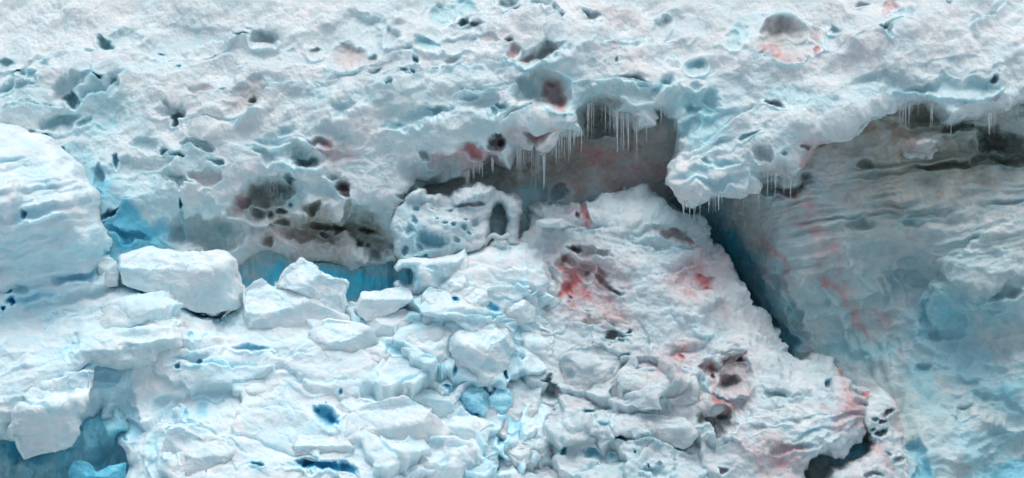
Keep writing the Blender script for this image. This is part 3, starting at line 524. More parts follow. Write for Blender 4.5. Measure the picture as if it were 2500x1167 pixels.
# ================================================================== the stained mound
Mo = Body(1180, 2300, 440, 1420, [
 (1280,500,.9),(1400,490,.9),(1540,465,1.1),(1680,500,1.3),(1740,580,1.2),(1840,720,.9),(1950,860,.6),(2100,930,.4),(1400,600,.4),(1550,580,.3),(1680,620,.4),(1400,720,0),(1550,700,-.3),(1700,750,-.4),
 (1300,650,.2),(1300,900,-1.2),(1500,850,-1.1),(1700,880,-1.4),(1900,920,-1.2),(2080,980,-1.1),(1300,1167,-3.4),(1500,1050,-2.6),(1700,1050,-2.6),(1900,1080,-2.5),(2080,1080,-2.0),(1500,1167,-3.4),(1900,1167,-2.8),(1500,1420,-5),(2100,1420,-3.5)])
MOUND = [(1240,600),(1268,570),(1285,530),(1300,500),(1312,486),(1335,481),(1352,494),(1375,496),(1400,502),(1418,498),(1440,496),(1456,488),(1475,473),(1498,464),(1510,470),(1528,459),(1548,463),(1570,460),(1590,472),(1612,474),(1630,486),(1655,496),
 (1680,512),(1700,524),(1712,514),(1722,520),(1728,545),(1740,560),(1738,578),(1748,596),(1770,612),(1792,632),(1800,652),(1814,665),(1822,690),(1830,712),(1836,738),(1850,748),(1864,754),(1876,776),(1890,792),(1902,812),(1915,836),(1935,856),(1965,870),(2000,874),(2030,888),(2050,905),(2068,918),(2080,934),
 (2120,940),(2150,960),(2140,1000),(2125,1040),(2100,1080),(2060,1100),(2020,1125),(1985,1150),(1975,1200),(1980,1420),(1180,1420),(1180,640)]
m_ = Mo
for L in [([(1350,545),(1400,555),(1480,560)], .2), ([(1500,600),(1560,592),(1640,600),(1700,610)], .15), ([(1380,740),(1450,770),(1530,810)], .2), ([(1260,640),(1340,650),(1370,720)], .15), ([(1500,1080),(1600,1060),(1700,1100)], .15), ([(1860,970),(1950,960),(2060,985)], .12), ([(1700,940),(1760,900),(1800,870)], .1), ([(1550,690),(1640,660),(1720,640)], .12)]:
    m_.ledge(L[0], L[1], 30, L[1]*.8, 9)
for c in [(1412,528,11,7,15,.6,.9,'p.5 k.7'),(1432,520,8,22,-40,.2,.3,'p.7'),(1440,535,8,14,-30,.1,.2,'p.8'),(1385,556,20,6,-20,.4,.7,'k.4'),(1402,602,26,12,15,.8,.7,'d.6 k.55'),(1440,615,60,12,12,.3,.3,'d.35 p.1'),
 (1388,635,24,12,30,.3,.4,'k.3 d.4 p.3'),(1372,640,16,14,0,.3,.4,'p.6'),(1382,690,16,52,-8,.3,.3,'p1.0'),(1420,660,18,24,-25,.5,.5,'d.4 p.25'),(1428,668,8,7,0,.3,.8,'k.6'),(1400,700,30,40,0,.3,.1,'p.75'),(1440,720,40,40,20,.15,0,'p.7'),(1395,727,10,6,20,.5,.8,'k.8 p.5'),
 (1475,688,46,7,32,.5,.6,'k.35 d.4'),(1510,714,24,8,32,.8,.8,'k.7 p.3'),(1490,702,30,14,30,.3,.3,'p.6 k.2'),(1470,672,26,14,30,.3,.3,'d.45 p.25'),
 (1316,618,5,4,0,.5,.9,'k1'),(1267,633,16,8,15,.7,.8,'i.8 k.5'),(1650,576,46,13,6,.6,.6,'d.6 p.15 k.15'),(1685,582,14,7,10,.2,.4,'p.8 d.3'),(1600,562,44,14,-10,.3,.2,'d.25'),(1565,570,24,10,-25,.2,.2,'i.4'),
 (1716,680,20,16,30,.3,.4,'p.75'),(1690,672,30,14,0,.2,.1,'p.6'),(1655,668,14,12,0,.15,.1,'p.45'),(1722,700,10,10,0,.1,.1,'p.8'),(1735,630,14,40,0,.1,0,'p.3'),(1760,760,30,30,0,.1,0,'p.35'),(1450,778,26,18,0,.4,.3,'d.5'),(1440,790,8,8,0,.2,.5,'d.7'),
 (1512,818,34,16,10,.9,.7,'k.6'),(1523,836,9,8,0,.6,.9,'k1'),(1535,808,8,8,0,.5,.8,'k.8'),(1668,862,14,8,10,.3,.4,'p.8 d.2'),(1676,885,34,16,0,.15,.1,'p.45'),(1660,905,30,6,-10,.3,.5,'p.4'),
 (1740,905,24,34,10,.7,.5,'p.4 d.3'),(1790,905,46,42,10,1.0,.6,'d.35 p.4'),(1788,932,32,22,10,1.3,.9,'i.5 k.7'),(1745,925,8,38,-5,.1,.2,'p1 d.2'),(1742,920,8,8,0,.5,.9,'k.7 p.6'),(1812,884,13,7,0,.4,.6,'p.8 k.3'),(1764,978,16,14,0,.15,.2,'p.8'),(1780,1000,20,20,0,.1,0,'p.5'),
 (1693,963,13,8,0,.7,.8,'k.6'),(1752,1030,46,34,10,1.1,.6,'d.4 k.3'),(1750,1060,30,14,5,.5,.5,'k.5 d.3'),(1722,1040,20,16,30,.5,.5,'k.6'),(1765,1020,18,8,0,.4,.6,'k.3 d.4'),
 (1545,900,9,6,0,.6,.9,'k1 d.4'),(1385,915,22,14,-20,.4,.4,'p.6 d.1'),(1388,925,16,5,10,.3,.7,'p.4 k.4'),(1340,943,16,24,-25,1.0,.9,'i.6 k.7'),(1362,952,10,6,0,.4,.7,'p.5 k.4'),(1353,996,6,6,0,.5,.9,'k1'),(1440,1004,32,7,-8,.6,.7,'i.4 k.5'),
 (1594,993,4,3,0,.4,.9,'k.9'),(1613,1000,5,4,0,.4,.9,'k1'),(1520,1068,16,12,20,.5,.6,'i.8'),(1517,1068,6,4,0,.4,.9,'k.7'),(1475,1038,26,6,0,.45,.7,'i.8'),(1450,1108,26,9,12,.8,.9,'i.9 a.5'),(1496,1110,12,6,-20,.6,.8,'i.9 a.4'),(1552,1107,5,4,0,.4,.9,'k.7'),(1686,1081,9,6,-10,.6,.9,'k.7'),(1682,1122,9,5,0,.5,.9,'k.7'),(1650,1118,9,5,0,.4,.8,'k.5 i.5'),(1585,1136,6,6,0,.4,.9,'k.8'),(1650,1140,6,5,0,.4,.9,'k.8'),
 (1288,1110,18,12,10,.7,.7,'i.9 a.4'),(1371,1102,7,20,15,.7,.8,'i.9 a.5'),(1305,1125,10,16,-20,.5,.6,'i.8'),(2024,950,12,12,-40,.7,.8,'i.6 k.5'),(2090,965,36,10,10,.8,.7,'k.2'),(2115,962,14,12,0,.15,.1,'p.8'),(2100,990,24,8,15,.3,.3,'p.8'),(2118,1030,14,24,10,.15,.1,'p.8'),(2128,1005,14,20,0,.1,0,'p.6'),(2070,910,10,8,0,.2,.2,'p.7'),(2055,925,12,10,0,.2,0,'p.5'),(2008,995,12,9,0,.1,0,'p.3'),
 (1905,962,28,10,10,.3,.2,'i.5 o.15'),(1800,1000,20,30,0,.4,0,''),(1850,1045,26,12,0,.3,.3,'k.1'),(1980,1060,50,14,-12,.35,.2,'i.5'),(2060,1020,60,8,-10,.3,.3,'i.2'),(1960,1020,70,7,-10,.3,.4,'k.12'),(1940,1095,60,10,-5,.3,.2,'i.4'),(1760,1150,14,8,0,.4,.5,'p.3 k.3'),(1600,1150,40,16,0,.5,.2,'i.6')]:
    m_.cav(*c)
for p in [(1385,690,26,64,-8,'p.95'),(1430,715,60,44,25,'p.7'),(1480,735,60,30,25,'p.5'),(1712,682,26,20,20,'p.7'),(1680,680,60,26,0,'p.6'),(1735,620,18,50,0,'p.4'),(2112,1010,24,44,10,'p.95'),(2090,985,50,22,15,'p.7'),(2070,915,30,22,30,'p.6'),(1752,950,22,66,-5,'p.8'),(1812,885,24,14,0,'p.8'),(1660,870,44,22,0,'p.6'),(1436,525,16,26,-35,'p.9'),(1640,575,60,16,5,'d.5 p.2'),(1700,590,30,10,10,'p.6'),(1890,1125,70,50,20,'p.5'),(1450,700,150,90,35,'p.5'),(1700,680,140,70,-20,'p.45'),(1640,880,100,60,0,'p.4'),(2090,1000,90,60,0,'p.5'),(1790,960,60,70,0,'p.35'),(1700,640,80,60,0,'p.12'),(1640,880,70,50,0,'p.3'),(1790,930,80,90,0,'p.15 d.1'),(1880,1120,120,70,20,'p.45'),(2100,1010,60,70,0,'p.35'),(1740,1000,60,50,0,'p.2 d.15'),(1480,590,130,40,10,'d.12'),(1550,800,90,60,0,'d.15'),(1580,750,150,60,30,'i.15'),(1620,600,120,40,0,'i.2'),(1560,520,120,50,0,'i.15'),(1330,1100,110,60,0,'i.25'),(1500,1150,200,30,0,'i.3'),(1400,960,60,50,0,'p.12'),(1280,870,50,100,0,'i.25'),(1800,760,80,60,40,'p.1'),(1650,580,100,50,0,'d.12'),(1410,520,60,30,0,'p.2')]:
    m_.patch(*p)
for l in [(1350,540,55,16,3,.3),(1760,880,60,14,-25,.2),(1450,775,24,18,0,.25),(1740,980,34,30,0,.3),(1600,950,95,50,4,.5),(1850,690,30,40,20,.2),(1330,500,30,22,0,.3),(1920,930,70,34,20,.3),(1690,760,60,40,10,.2),(1530,545,120,40,0,.15),(1410,1060,140,34,-8,.4),(1580,1040,90,36,6,.4),(1300,1085,70,40,0,.3)]:
    m_.lump(*l)
m_.crack([(1545,862),(1510,880),(1480,905),(1465,922)], 4, .5, 'k.4 i.3')
m_.crack([(1540,885),(1515,910),(1500,945),(1490,965)], 7, .7, 'k.35 i.5')
m_.outline(MOUND, 46, 1.1, 0.6, 2.6)
Mo.streaks(0.37)
for p in [(1384,688,22,62,-8,'p.95'),(1425,712,40,34,25,'p.7'),(1470,735,60,22,28,'p.45')]: Mo.patch(*p)
def mound_detail(x, y, z):
    s = y*0.8; A = m_.amp
    edge = np.clip(1-m_.sd/70, 0, 1)
    r = 0.42*A*fbm(x*0.8, s, z, 1.0, 4)
    f1, f2 = worley(x+0.1*perlin(x*3, y, z*3), s, z, 0.30)
    ch, _ = chunks(x+0.5*fbm(x, y, z, 1, 3), z+0.5*fbm(x+5, y, z, 1, 3), 0.95)
    r += 0.45*A*ch*sstep(760, 900, m_.V)*(1-sstep(1700, 1850, m_.U))
    r += 0.10*(0.4+0.6*A)*(0.5-f1)*(0.6+0.9*edge)
    r += 0.20*A*(billow(x*0.8, s, z, 0.55, 3)-0.3)
    r += 0.05*fbm(x, s, z, 0.13, 3, 0.6)
    return r.astype(np.float32)
m_.detail(mound_detail)

# ================================================================== the snow bank of fallen blocks
Bk = Body(-240, 1700, 560, 1420, [(330,740,-1.9),(400,765,-2.0),(520,800,-1.7),
 (-240,900,-1.5),(0,900,-1.5),(240,690,0),(280,1040,-2.6),(200,980,-2.4),(300,1100,-3.2),(620,740,-.8),(800,780,-1.2),(900,740,-.6),(1000,720,-.5),(1100,640,-.55),(1140,690,-1.25),(1070,730,-1.3),(1180,600,-.2),(1250,590,.1),(1340,650,.0),(1350,760,-.5),(1450,850,-.4),
 (500,900,-2.3),(800,950,-2.6),(1100,850,-1.8),(1100,1000,-2.6),(1300,950,-1.6),(400,1100,-3.6),(700,1120,-4),(1000,1120,-4),(1250,1120,-3.2),(1500,1150,-2.8),(0,1300,-3.5),(700,1420,-6.2),(1600,1420,-4),(350,950,-2.3)])
BANK = [(235,690),(290,698),(345,716),(400,727),(445,738),(475,770),(530,776),(570,760),(592,715),(640,690),(760,740),(850,780),(875,745),(990,715),(1045,690),(1080,640),(1110,612),(1150,598),(1200,592),(1232,585),(1290,585),(1320,605),(1345,640),(1362,720),(1430,765),(1480,830),(1530,900),(1560,1000),(1600,1100),(1700,1420),
 (300,1420),(285,1180),(305,1140),(290,1112),(268,1098),(256,1060),(249,1020),(243,996),(222,1004),(200,1030),(188,1050),(150,1000),(120,960),(140,900),(180,740)]
b_ = Bk
for L in [([(1080,640),(1150,640),(1240,655),(1340,660)], .12),([(400,830),(470,860),(560,830)], .2),([(430,880),(500,900),(600,890),(700,900)], .18),([(640,870),(700,880),(760,870)], .2),([(400,1040),(430,1010),(480,1030),(560,1090),(620,1120)], .25),([(860,950),(980,968),(1090,1030)], .3),([(700,930),(800,940),(880,930)], .15),([(1180,700),(1250,690),(1330,720)], .2),([(1100,780),(1200,770),(1290,760),(1370,800)], .25),([(600,1000),(700,990),(760,1010)], .15)]:
    b_.ledge(L[0], L[1], 34, L[1]*.7, 9)
for c in [(1180,985,62,34,10,1.6,.8,'a.9 i1'),(1235,960,16,36,20,1.2,.8,'a.9 i1'),(1225,915,10,18,0,.9,.8,'a.9'),(800,1015,24,34,-35,.8,.5,'i.9 a.6'),(815,1030,10,22,-35,.6,.8,'a1'),(775,1000,8,16,-30,.6,.8,'a.9'),(869,990,10,6,-10,.7,.9,'a1 i1'),(836,953,5,5,0,.4,.8,'a.8 i1'),(796,980,3,4,0,.4,.8,'a.8'),
 (785,1140,80,18,4,1.6,.9,'a1 i1'),(740,1130,28,14,0,1.0,.9,'a.8 k.4'),(850,1150,30,14,20,.8,.7,'a.9'),(745,1090,24,8,0,.4,.5,'i.8 a.3'),
 (1112,850,6,18,3,.8,.9,'a1 i1'),(1113,900,6,20,0,.5,.7,'a.7 i.8'),(1040,785,10,14,-20,.7,.8,'a.8 i1'),(1110,728,10,7,20,.5,.7,'a.7 i1'),(1205,750,20,8,30,.5,.7,'a.6 i1'),(1300,745,8,6,0,.3,.5,'i.8'),(1262,805,26,14,25,.4,.4,'i.8 a.2'),
 (880,780,16,8,0,.4,.5,'i.9'),(960,850,50,12,10,.3,.2,'i.7 a.1'),(1060,890,34,14,15,.5,.4,'i.9 a.4'),(1090,940,14,9,0,.6,.7,'i.9 a.6'),(480,888,12,7,0,.4,.6,'i.9 a.4'),(436,897,8,6,0,.3,.6,'i.9 a.2'),(455,1000,10,10,0,.3,.5,'i.8 a.3'),(495,1005,20,20,20,.35,.3,'i.7 a.2'),(400,990,40,24,-30,.4,.1,'i.4'),(470,880,50,14,-5,.3,.1,'i.35'),(480,760,60,12,8,.5,.5,'i.8 a.4'),
 (380,1090,24,50,10,.4,.2,'i.6'),(420,1080,30,50,-10,.3,.3,'k.06'),(630,1140,20,8,0,.4,.4,'i.7 a.2'),(500,1140,4,24,-20,.3,.6,'i.7'),(300,1010,40,60,0,.5,.1,'i.5'),(610,850,50,8,18,.4,.6,'i.7 a.3'),(250,920,40,12,10,.3,.2,'i.6'),(470,820,10,14,0,.3,.3,'i.8'),
 (1010,1050,60,14,-20,.3,.1,'i.4'),(1225,1060,14,40,0,.8,.6,'a.7 i1'),(1215,1130,20,20,20,.8,.7,'a.8 i1'),(1280,830,20,20,0,.3,.3,'i.5'),(1330,870,16,14,0,.3,.3,'i.5 o.05'),(1262,870,20,40,0,.3,.1,'i.5'),(1250,1010,30,40,0,.6,.3,'i.9 a.4'),(1270,950,40,40,0,.3,0,'i.6')]:
    b_.cav(*c)
for p in [(1000,750,200,60,0,'i.15'),(1150,900,120,100,0,'i.2'),(900,850,200,60,0,'i.12'),(1250,960,90,130,0,'i.5'),(1230,1080,80,60,0,'i.5'),(290,1040,50,60,0,'i.6 a.25'),(260,930,80,50,0,'i.5 a.1'),(1200,640,120,20,-5,'p.12'),(420,1100,100,80,0,'i.15'),(1150,640,60,8,-5,'p.25'),(700,1100,100,50,0,'i.2'),(280,960,60,60,0,'i.35')]:
    b_.patch(*p)
_, q2 = chunks(b_.X+3.3, b_.Z+1.7, 0.72)
mo = sstep(-0.1, 0.45, fbm(b_.X*0.7, 0*b_.X+21, b_.Z, 1.4, 4))
b_.m['i'] = np.maximum(b_.m['i'], 0.42*mo+0.25*(q2 > 0.72)*sstep(820, 1050, b_.U))
b_.outline(BANK, 50, 1.1, 0.5, 2.6)
right = sstep(1350, 1600, b_.U); b_.Y += right*2.0
def bank_detail(x, y, z):
    s = y*0.9; A = b_.amp
    a, b = rot(x, z, rad(12))
    blocky = sstep(820, 1050, b_.U)*sstep(690, 770, b_.V+0.15*(b_.U-1100)*0)
    wx_ = x+0.4*fbm(x, y, z, 1.1, 3)*1.6; wz_ = z+0.4*fbm(x+5, y, z, 1.1, 3)*1.6
    c1, q1 = chunks(wx_, wz_, 1.7); c2, q2 = chunks(wx_+3.3, wz_+1.7, 0.95)
    r = A*(0.17+0.17*blocky)*sstep(600, 760, b_.V)*c1+A*(0.06+0.30*blocky)*c2
    r += (0.28+0.12*blocky)*A*fbm(a*0.7, s, b, 1.2, 3)
    g1, g2 = worley(a*0.8, s, b, 0.36)
    r += 0.05*A*(np.minimum(g1, .7)-.4)
    r += (0.04+0.03*blocky)*A*(0.3-billow(a*0.5, s, b, 0.45, 3))
    r += 0.025*fbm(a*0.7, s, b, 0.13, 3, 0.6)
    return r.astype(np.float32)
b_.detail(bank_detail)

# ================================================================== the ice tower on the left
To = Body(-240, 500, 260, 1100, [
 (-240,290,-.6),(0,310,-.6),(120,360,-.7),(-240,480,-2.2),(0,480,-2.2),(180,480,-1.9),(-240,640,-1.7),(0,640,-1.7),(200,620,-1.4),(-240,760,-1.2),(60,740,-1.1),(250,720,-1.0),(-240,900,-3.0),(60,880,-2.9),(250,850,-2.7),(400,850,-2.6),(-240,1080,-3.6),(0,1020,-3.5),(200,940,-3.2)])
TOWER = [(-400,300),(-60,296),(0,294),(28,304),(52,318),(85,324),(108,338),(128,362),(150,385),(172,400),(186,430),(204,452),(214,468),(218,488),(214,505),(224,528),(242,552),(249,580),(246,606),(238,622),(262,640),(284,660),(288,690),(305,712),(345,735),(400,748),(450,780),(466,820),(460,860),(400,880),(340,905),(285,912),(228,900),(200,925),(150,960),(100,990),(70,1015),(36,1050),(10,1075),(-400,1090)]
t_ = To
sc = t_.V+0.20*t_.U+t_.wv*0.8+16*fbm(t_.X*0.5, 0*t_.X, t_.Z, 2.0, 2)
lay = perlin(sc/14.0, t_.X*0.35, 0*t_.X+4)*0.5+perlin(sc/34.0, t_.X*0.2, 0*t_.X+8)
t_.Y += 0.26*lay*sstep(330, 420, t_.V)*(1-0.5*sstep(760, 860, t_.V))
for c in [(18,738,14,13,20,1.6,.9,'a1 i1'),(2,752,8,8,0,1.0,.9,'a1 i1'),(14,712,14,6,-20,.4,.5,'a.5 i.9'),(190,670,70,18,-6,.4,.1,'i.8 a.25'),(90,730,80,14,-18,.3,.1,'i.7 a.1'),(80,525,70,14,-10,.3,.1,'i.6 a.1'),(50,525,10,12,0,.4,.4,'i.8 a.4'),(50,715,30,20,0,.3,.1,'i.6'),(130,780,60,12,-25,.2,.1,'i.5'),(180,850,14,30,20,.2,.1,'i.5'),(120,960,50,7,-28,.5,.6,'i.8 a.4'),(190,905,40,6,-30,.4,.5,'i.8 a.4'),(60,410,80,20,-15,.15,0,'i.2'),(20,395,50,5,-10,.15,.2,'i.4')]:
    t_.cav(*c)
for p in [(100,620,200,110,0,'i.3'),(100,760,200,80,0,'i.35'),(80,440,120,80,0,'i.08'),(100,880,160,70,0,'i.25'),(0,790,100,40,0,'i.3')]:
    t_.patch(*p)
for l in [(-10,475,62,58,20,.5),(150,400,50,90,-30,.2),(340,820,110,50,5,.35),(200,560,60,60,0,.15)]:
    t_.lump(*l)
mt = sstep(-0.1, 0.45, fbm(t_.X*0.6-0.2*t_.Z, 0*t_.X+12, t_.Z*1.2+.2*t_.X, 1.1, 4))
t_.m['i'] = np.maximum(t_.m['i'], 0.5*mt*sstep(470, 620, t_.V+0.2*t_.U))
t_.outline(TOWER, 60, 1.4, 0.5, 2.5)
def tower_detail(x, y, z):
    s = y*0.8; a, b = rot(x, z, rad(16)); A = t_.amp
    lo = sstep(480, 640, t_.V)
    r = 0.22*A*fbm(a*0.6, s, b, 1.0, 3)
    f1, f2 = worley(a*0.75+0.12*perlin(x*3, y, z*3), s, b*1.2, 0.42)
    r += 0.17*A*(0.15+0.85*lo)*(np.minimum(f1, .75)-.45)
    r += 0.12*A*(0.2+.8*lo)*(0.3-billow(a*0.5, s, b*1.3, 0.5, 3))
    r += 0.03*fbm(a*0.7, s, b, 0.12, 3, 0.6)
    return r.astype(np.float32)
t_.detail(tower_detail)

# ================================================================== honeycombed outcrop at the lower right
Oc = Body(1960, 2300, 920, 1420, [(2140,960,-.7),(2200,1000,-.6),(2150,1050,-1.2),(2060,1150,-2.2),(2150,1140,-2.0),(2220,1100,-.9),(2240,1160,-1.0),(2150,1420,-3.4),(1990,1420,-3)])
OUT = [(2110,985),(2135,962),(2165,955),(2190,975),(2200,1010),(2205,1050),(2215,1090),(2235,1130),(2240,1420),(1960,1420),(2000,1190),(2030,1165),(2040,1150),(2065,1138),(2100,1132),(2125,1115),(2138,1090),(2128,1060),(2108,1040)]
o_ = Oc
for c in [(2165,1008,15,12,-30,.6,.8,'k.35'),(2158,1030,12,9,0,.5,.8,'k.5'),(2140,1024,9,7,0,.4,.8,'k.4'),(2134,1048,7,6,0,.6,.9,'k.9'),(2155,1060,15,15,20,.9,.9,'k.8 i.5'),(2196,1118,18,9,10,.7,.8,'k.6 i.7'),(2200,1005,8,7,-40,.4,.7,'p.4 k.4'),(2130,1160,30,8,0,.5,.5,'k.3'),(2172,1105,14,6,0,.3,.5,'k.2'),(2185,1040,20,30,0,.2,0,'d.1')]:
    o_.cav(*c)
for p in [(2180,1010,30,40,0,'p.25'),(2150,1110,40,30,0,'p.35'),(2180,1050,50,40,0,'d.15'),(2110,1150,60,30,0,'p.15')]: o_.patch(*p)
o_.outline(OUT, 26, 0.7, 0.7, 2.0)
def out_detail(x, y, z):
    f1, f2 = worley(x, y, z, 0.28)
    return (0.09*(0.5-f1)+0.10*fbm(x, y, z, 0.5, 3)+0.04*fbm(x, y, z, .12, 3)).astype(np.float32)
o_.detail(out_detail)

# ------------------------------------------------------------------ lay the big masses down
tag(S.build('snow_slope', M_SLOPE), 'pitted white snow slope with teal hollows across the top', 'snow slope', kind='structure')
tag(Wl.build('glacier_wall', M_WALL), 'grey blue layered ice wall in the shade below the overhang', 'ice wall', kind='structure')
tag(Bk.build('snow_bank', M_FRESH), 'bright white snow bank with blue cracks along the bottom left', 'snow bank', kind='structure')
tag(Mo.build('snow_mound', M_MOUND), 'lumpy snow mound streaked with pink and brown stains below the cave', 'snow mound')
tag(To.build('ice_tower', M_FRESH), 'layered blue grey ice tower leaning in at the left edge', 'ice tower')
tag(Oc.build('snow_outcrop', M_MOUND), 'small honeycombed snow outcrop with pink stains beside the dark hollow at lower right', 'snow outcrop')

# unseen sheet added in front of the face, below the picture, to reflect light
me = bpy.data.meshes.new('bounce_sheet')
me.from_pydata([(-400, -400, -8.2), (400, -400, -8.2), (400, 60, -8.2), (-400, 60, -8.2)], [], [(0, 1, 2, 3)])
sea = bpy.data.objects.new('bounce_sheet', me); C.collection.objects.link(sea)
ms = bpy.data.materials.new('bounce_sheet'); ms.use_nodes = True; nt = ms.node_tree; b = nt.nodes['Principled BSDF']
tc = nt.nodes.new('ShaderNodeTexCoord'); n = noise_node(nt, tc.outputs['Object'], 0.15, 6)
nt.links.new(mix(nt, n, (0.10, 0.20, 0.24), (0.60, 0.66, 0.68)), b.inputs['Base Color']); b.inputs['Roughness'].default_value = 0.4
me.materials.append(ms); tag(sea, 'grey blue unseen sheet added below the ice face to reflect light', 'sea ice', kind='structure')

# ================================================================== separate fallen blocks
def ysurf(body, u, v):
    i, j = body.at(u, v); return float(body.P[i, j, 1])

def block(name, label, poly, y=None, body=None, off=0.1, T=None, facets=None, mk='', mat=None, seed=0, rough=1.0, e=0.55, n=150, holes=(), cat='snow block', lay=0.0):
    P = np.array(poly, float)
    # area centroid
    x0, y0 = P[:, 0], P[:, 1]; x1, y1 = np.roll(x0, -1), np.roll(y0, -1); cr = x0*y1-x1*y0
    cu = ((x0+x1)*cr).sum()/(3*cr.sum()); cv = ((y0+y1)*cr).sum()/(3*cr.sum())
    if y is None:
        y = float(np.median([ysurf(body, cu+(a-cu)*q, cv+(b-cv)*q) for a, b in poly for q in (.7, 1.0)]))+off
    th = np.linspace(0, 2*np.pi, n, endpoint=False)
    R = np.zeros(n)
    for k in range(n):
        d = np.array([math.cos(th[k]), math.sin(th[k])]); best = 0
        for i in range(len(P)):
            a = P[i]-(cu, cv); ed = P[(i+1) % len(P)]-P[i]
            det = d[0]*(-ed[1])+d[1]*ed[0]
            if abs(det) < 1e-9: continue
            r = (a[0]*(-ed[1])+a[1]*ed[0])/det; s = (d[0]*a[1]-d[1]*a[0])/det
            if r > 0 and -1e-6 <= s <= 1+1e-6: best = max(best, r)
        R[k] = best
    R = (np.roll(R, 1)+2*R+np.roll(R, -1))/4
    nr = n//2
    ph = np.linspace(-np.pi/2, np.pi/2, nr)
    s = np.abs(np.cos(ph))**e; t = np.sign(np.sin(ph))*np.abs(np.sin(ph))**e
    # even out the rings a little
    TH, S_ = np.meshgrid(th, s); _, T_ = np.meshgrid(th, t); RR, _ = np.meshgrid(R, s)
    k = 1+y/D
    x = RR*S_*np.cos(TH)/100*k; z = -RR*S_*np.sin(TH)/100*k
    size = math.sqrt(abs(cr.sum())/2)/100
    if T is None: T = size*0.5
    h = T*T_
    rs = random.Random(seed*13+5)
    if facets is None:
        facets = [(0.15*rs.uniform(-1, 1), .62, .78, .55), (.1*rs.uniform(-1, 1), 1, -.15, .72), (.62, .75, .1, .62+.1*rs.random()), (-.62, .75, .1, .62+.1*rs.random()), (rs.uniform(-.4, .4), .8, -.6, .7)]
    f = h.copy()
    for (nx, nf, nz, fr) in facets:
        L = math.sqrt(nx*nx+nf*nf+nz*nz); nx, nf, nz = nx/L, nf/L, nz/L
        sup = (nx*x+nf*np.maximum(h, 0)+nz*z).max()*fr
        pl = (sup-nx*x-nz*z)/nf
        kk = 0.05*size; dlt = np.clip(0.5+0.5*(pl-f)/kk, 0, 1)
        f = np.where(h > 0, pl*(1-dlt)+f*dlt-kk*dlt*(1-dlt), f)
    f = np.where(h > 0, np.maximum(f, 0.02*T_), h)
    Pw = np.stack([x, -f, z], -1)
    # displacement
    ox, oz = (cu-1250)/100, (583-cv)/100
    gu = np.roll(Pw, -1, 1)-np.roll(Pw, 1, 1); gv = np.gradient(Pw, axis=0); N = np.cross(gu, gv)
    N /= np.linalg.norm(N, axis=-1, keepdims=True)+1e-9
    if (N*Pw).sum() < 0: N = -N
    N[0] = (0, 1, 0); N[-1] = (0, -1, 0)
    wx, wz, wy = Pw[..., 0]+ox, Pw[..., 2]+oz, Pw[..., 1]+y+seed*3.1
    f1, _ = worley(wx, wy, wz, 0.30+0.1*size)
    disp = rough*(0.17*size*fbm(wx, wy, wz, 0.6*size+0.1, 4)+0.05*(0.45-f1)+0.06*fbm(wx, wy, wz*1.6, 0.26, 4, .6))
    cs = 0.22+0.30*size; ck_, _ = chunks(wx+0.5*wy+0.25*perlin(wx*2, wy*2, wz*2), wz+0.3*wy+0.25*perlin(wx*2+5, wy*2, wz*2), cs)
    disp = disp+0.08*min(rough, 1.2)*ck_
    if lay: disp = disp+lay*perlin(wx*0.6, wy, wz*7)
    hm = np.zeros(x.shape)
    for (hu, hv, hr, hd) in holes:
        q = np.sqrt((wx-(hu-1250)/100)**2+(wz-(583-hv)/100)**2)*100/hr+0.6*perlin(wx*4, wy, wz*4)
        g = (1-sstep(0.4, 1.1, q))*(Pw[..., 1] < 0); disp = disp-hd*g; hm = np.maximum(hm, g)
    Pw = Pw+N*disp[..., None]
    idx = np.arange(nr*n).reshape(nr, n); nx_ = np.roll(idx, -1, 1)
    F = np.stack([idx[:-1], nx_[:-1], nx_[1:], idx[1:]], -1).reshape(-1, 4)
    mk = masks(mk)
    ma = np.stack([np.maximum(np.full(x.shape, mk.get('i', 0)), hm*.3), np.full(x.shape, mk.get('p', 0)), np.full(x.shape, mk.get('d', 0))], -1).reshape(-1, 3)
    mb = np.stack([np.full(x.shape, mk.get('a', 0)), np.full(x.shape, mk.get('k', 0)), np.full(x.shape, mk.get('o', 0))], -1).reshape(-1, 3)
    o = mesh_obj(name, Pw.reshape(-1, 3), F[:, ::-1], mat or M_FRESH, ma, mb)
    o.location = (ox*k, y, oz*k)
    return tag(o, label, cat)

#@@ BLOCKS
B = block
B('snow_block', 'big flat-topped white snow block with bluish front beside the ice tower', [(286,655),(300,622),(360,608),(430,616),(500,618),(552,622),(575,650),(600,700),(592,748),(550,755),(530,770),(480,765),(440,738),(400,728),(350,715),(295,695)], y=-.55, T=1.15, facets=[(.02,.55,.85,.66),(-.05,1,-.25,.62),(.8,.5,.1,.78)], rough=.9, n=240, seed=1, lay=.015)
B('snow_block', 'peaked white snow block standing up against the blue hollow', [(662,697),(700,660),(735,632),(770,655),(785,668),(800,672),(842,680),(850,692),(838,720),(845,745),(842,768),(800,750),(740,715),(700,702)], y=-.6, T=.8, facets=[(-.45,.6,.75,.55),(.7,.7,-.05,.5),(.1,1,-.2,.7)], rough=1.0, n=200, seed=2)
B('snow_block', 'long smooth sloping snow block in front of the peaked one', [(592,705),(640,678),(665,700),(720,700),(790,738),(850,778),(848,800),(760,832),(700,858),(650,868),(606,850),(588,780)], body=b_, off=0.22, T=0.8, facets=[(-.1,.6,.8,.6),(.3,1,-.3,.6)], rough=.9, n=200, seed=3)
B('snow_block', 'small pale wedge of snow between the ice tower and the flat-topped block', [(238,627),(262,634),(282,640),(292,665),(288,700),(262,700),(240,660)], y=-.7, T=.4, rough=.6, n=90, seed=4)
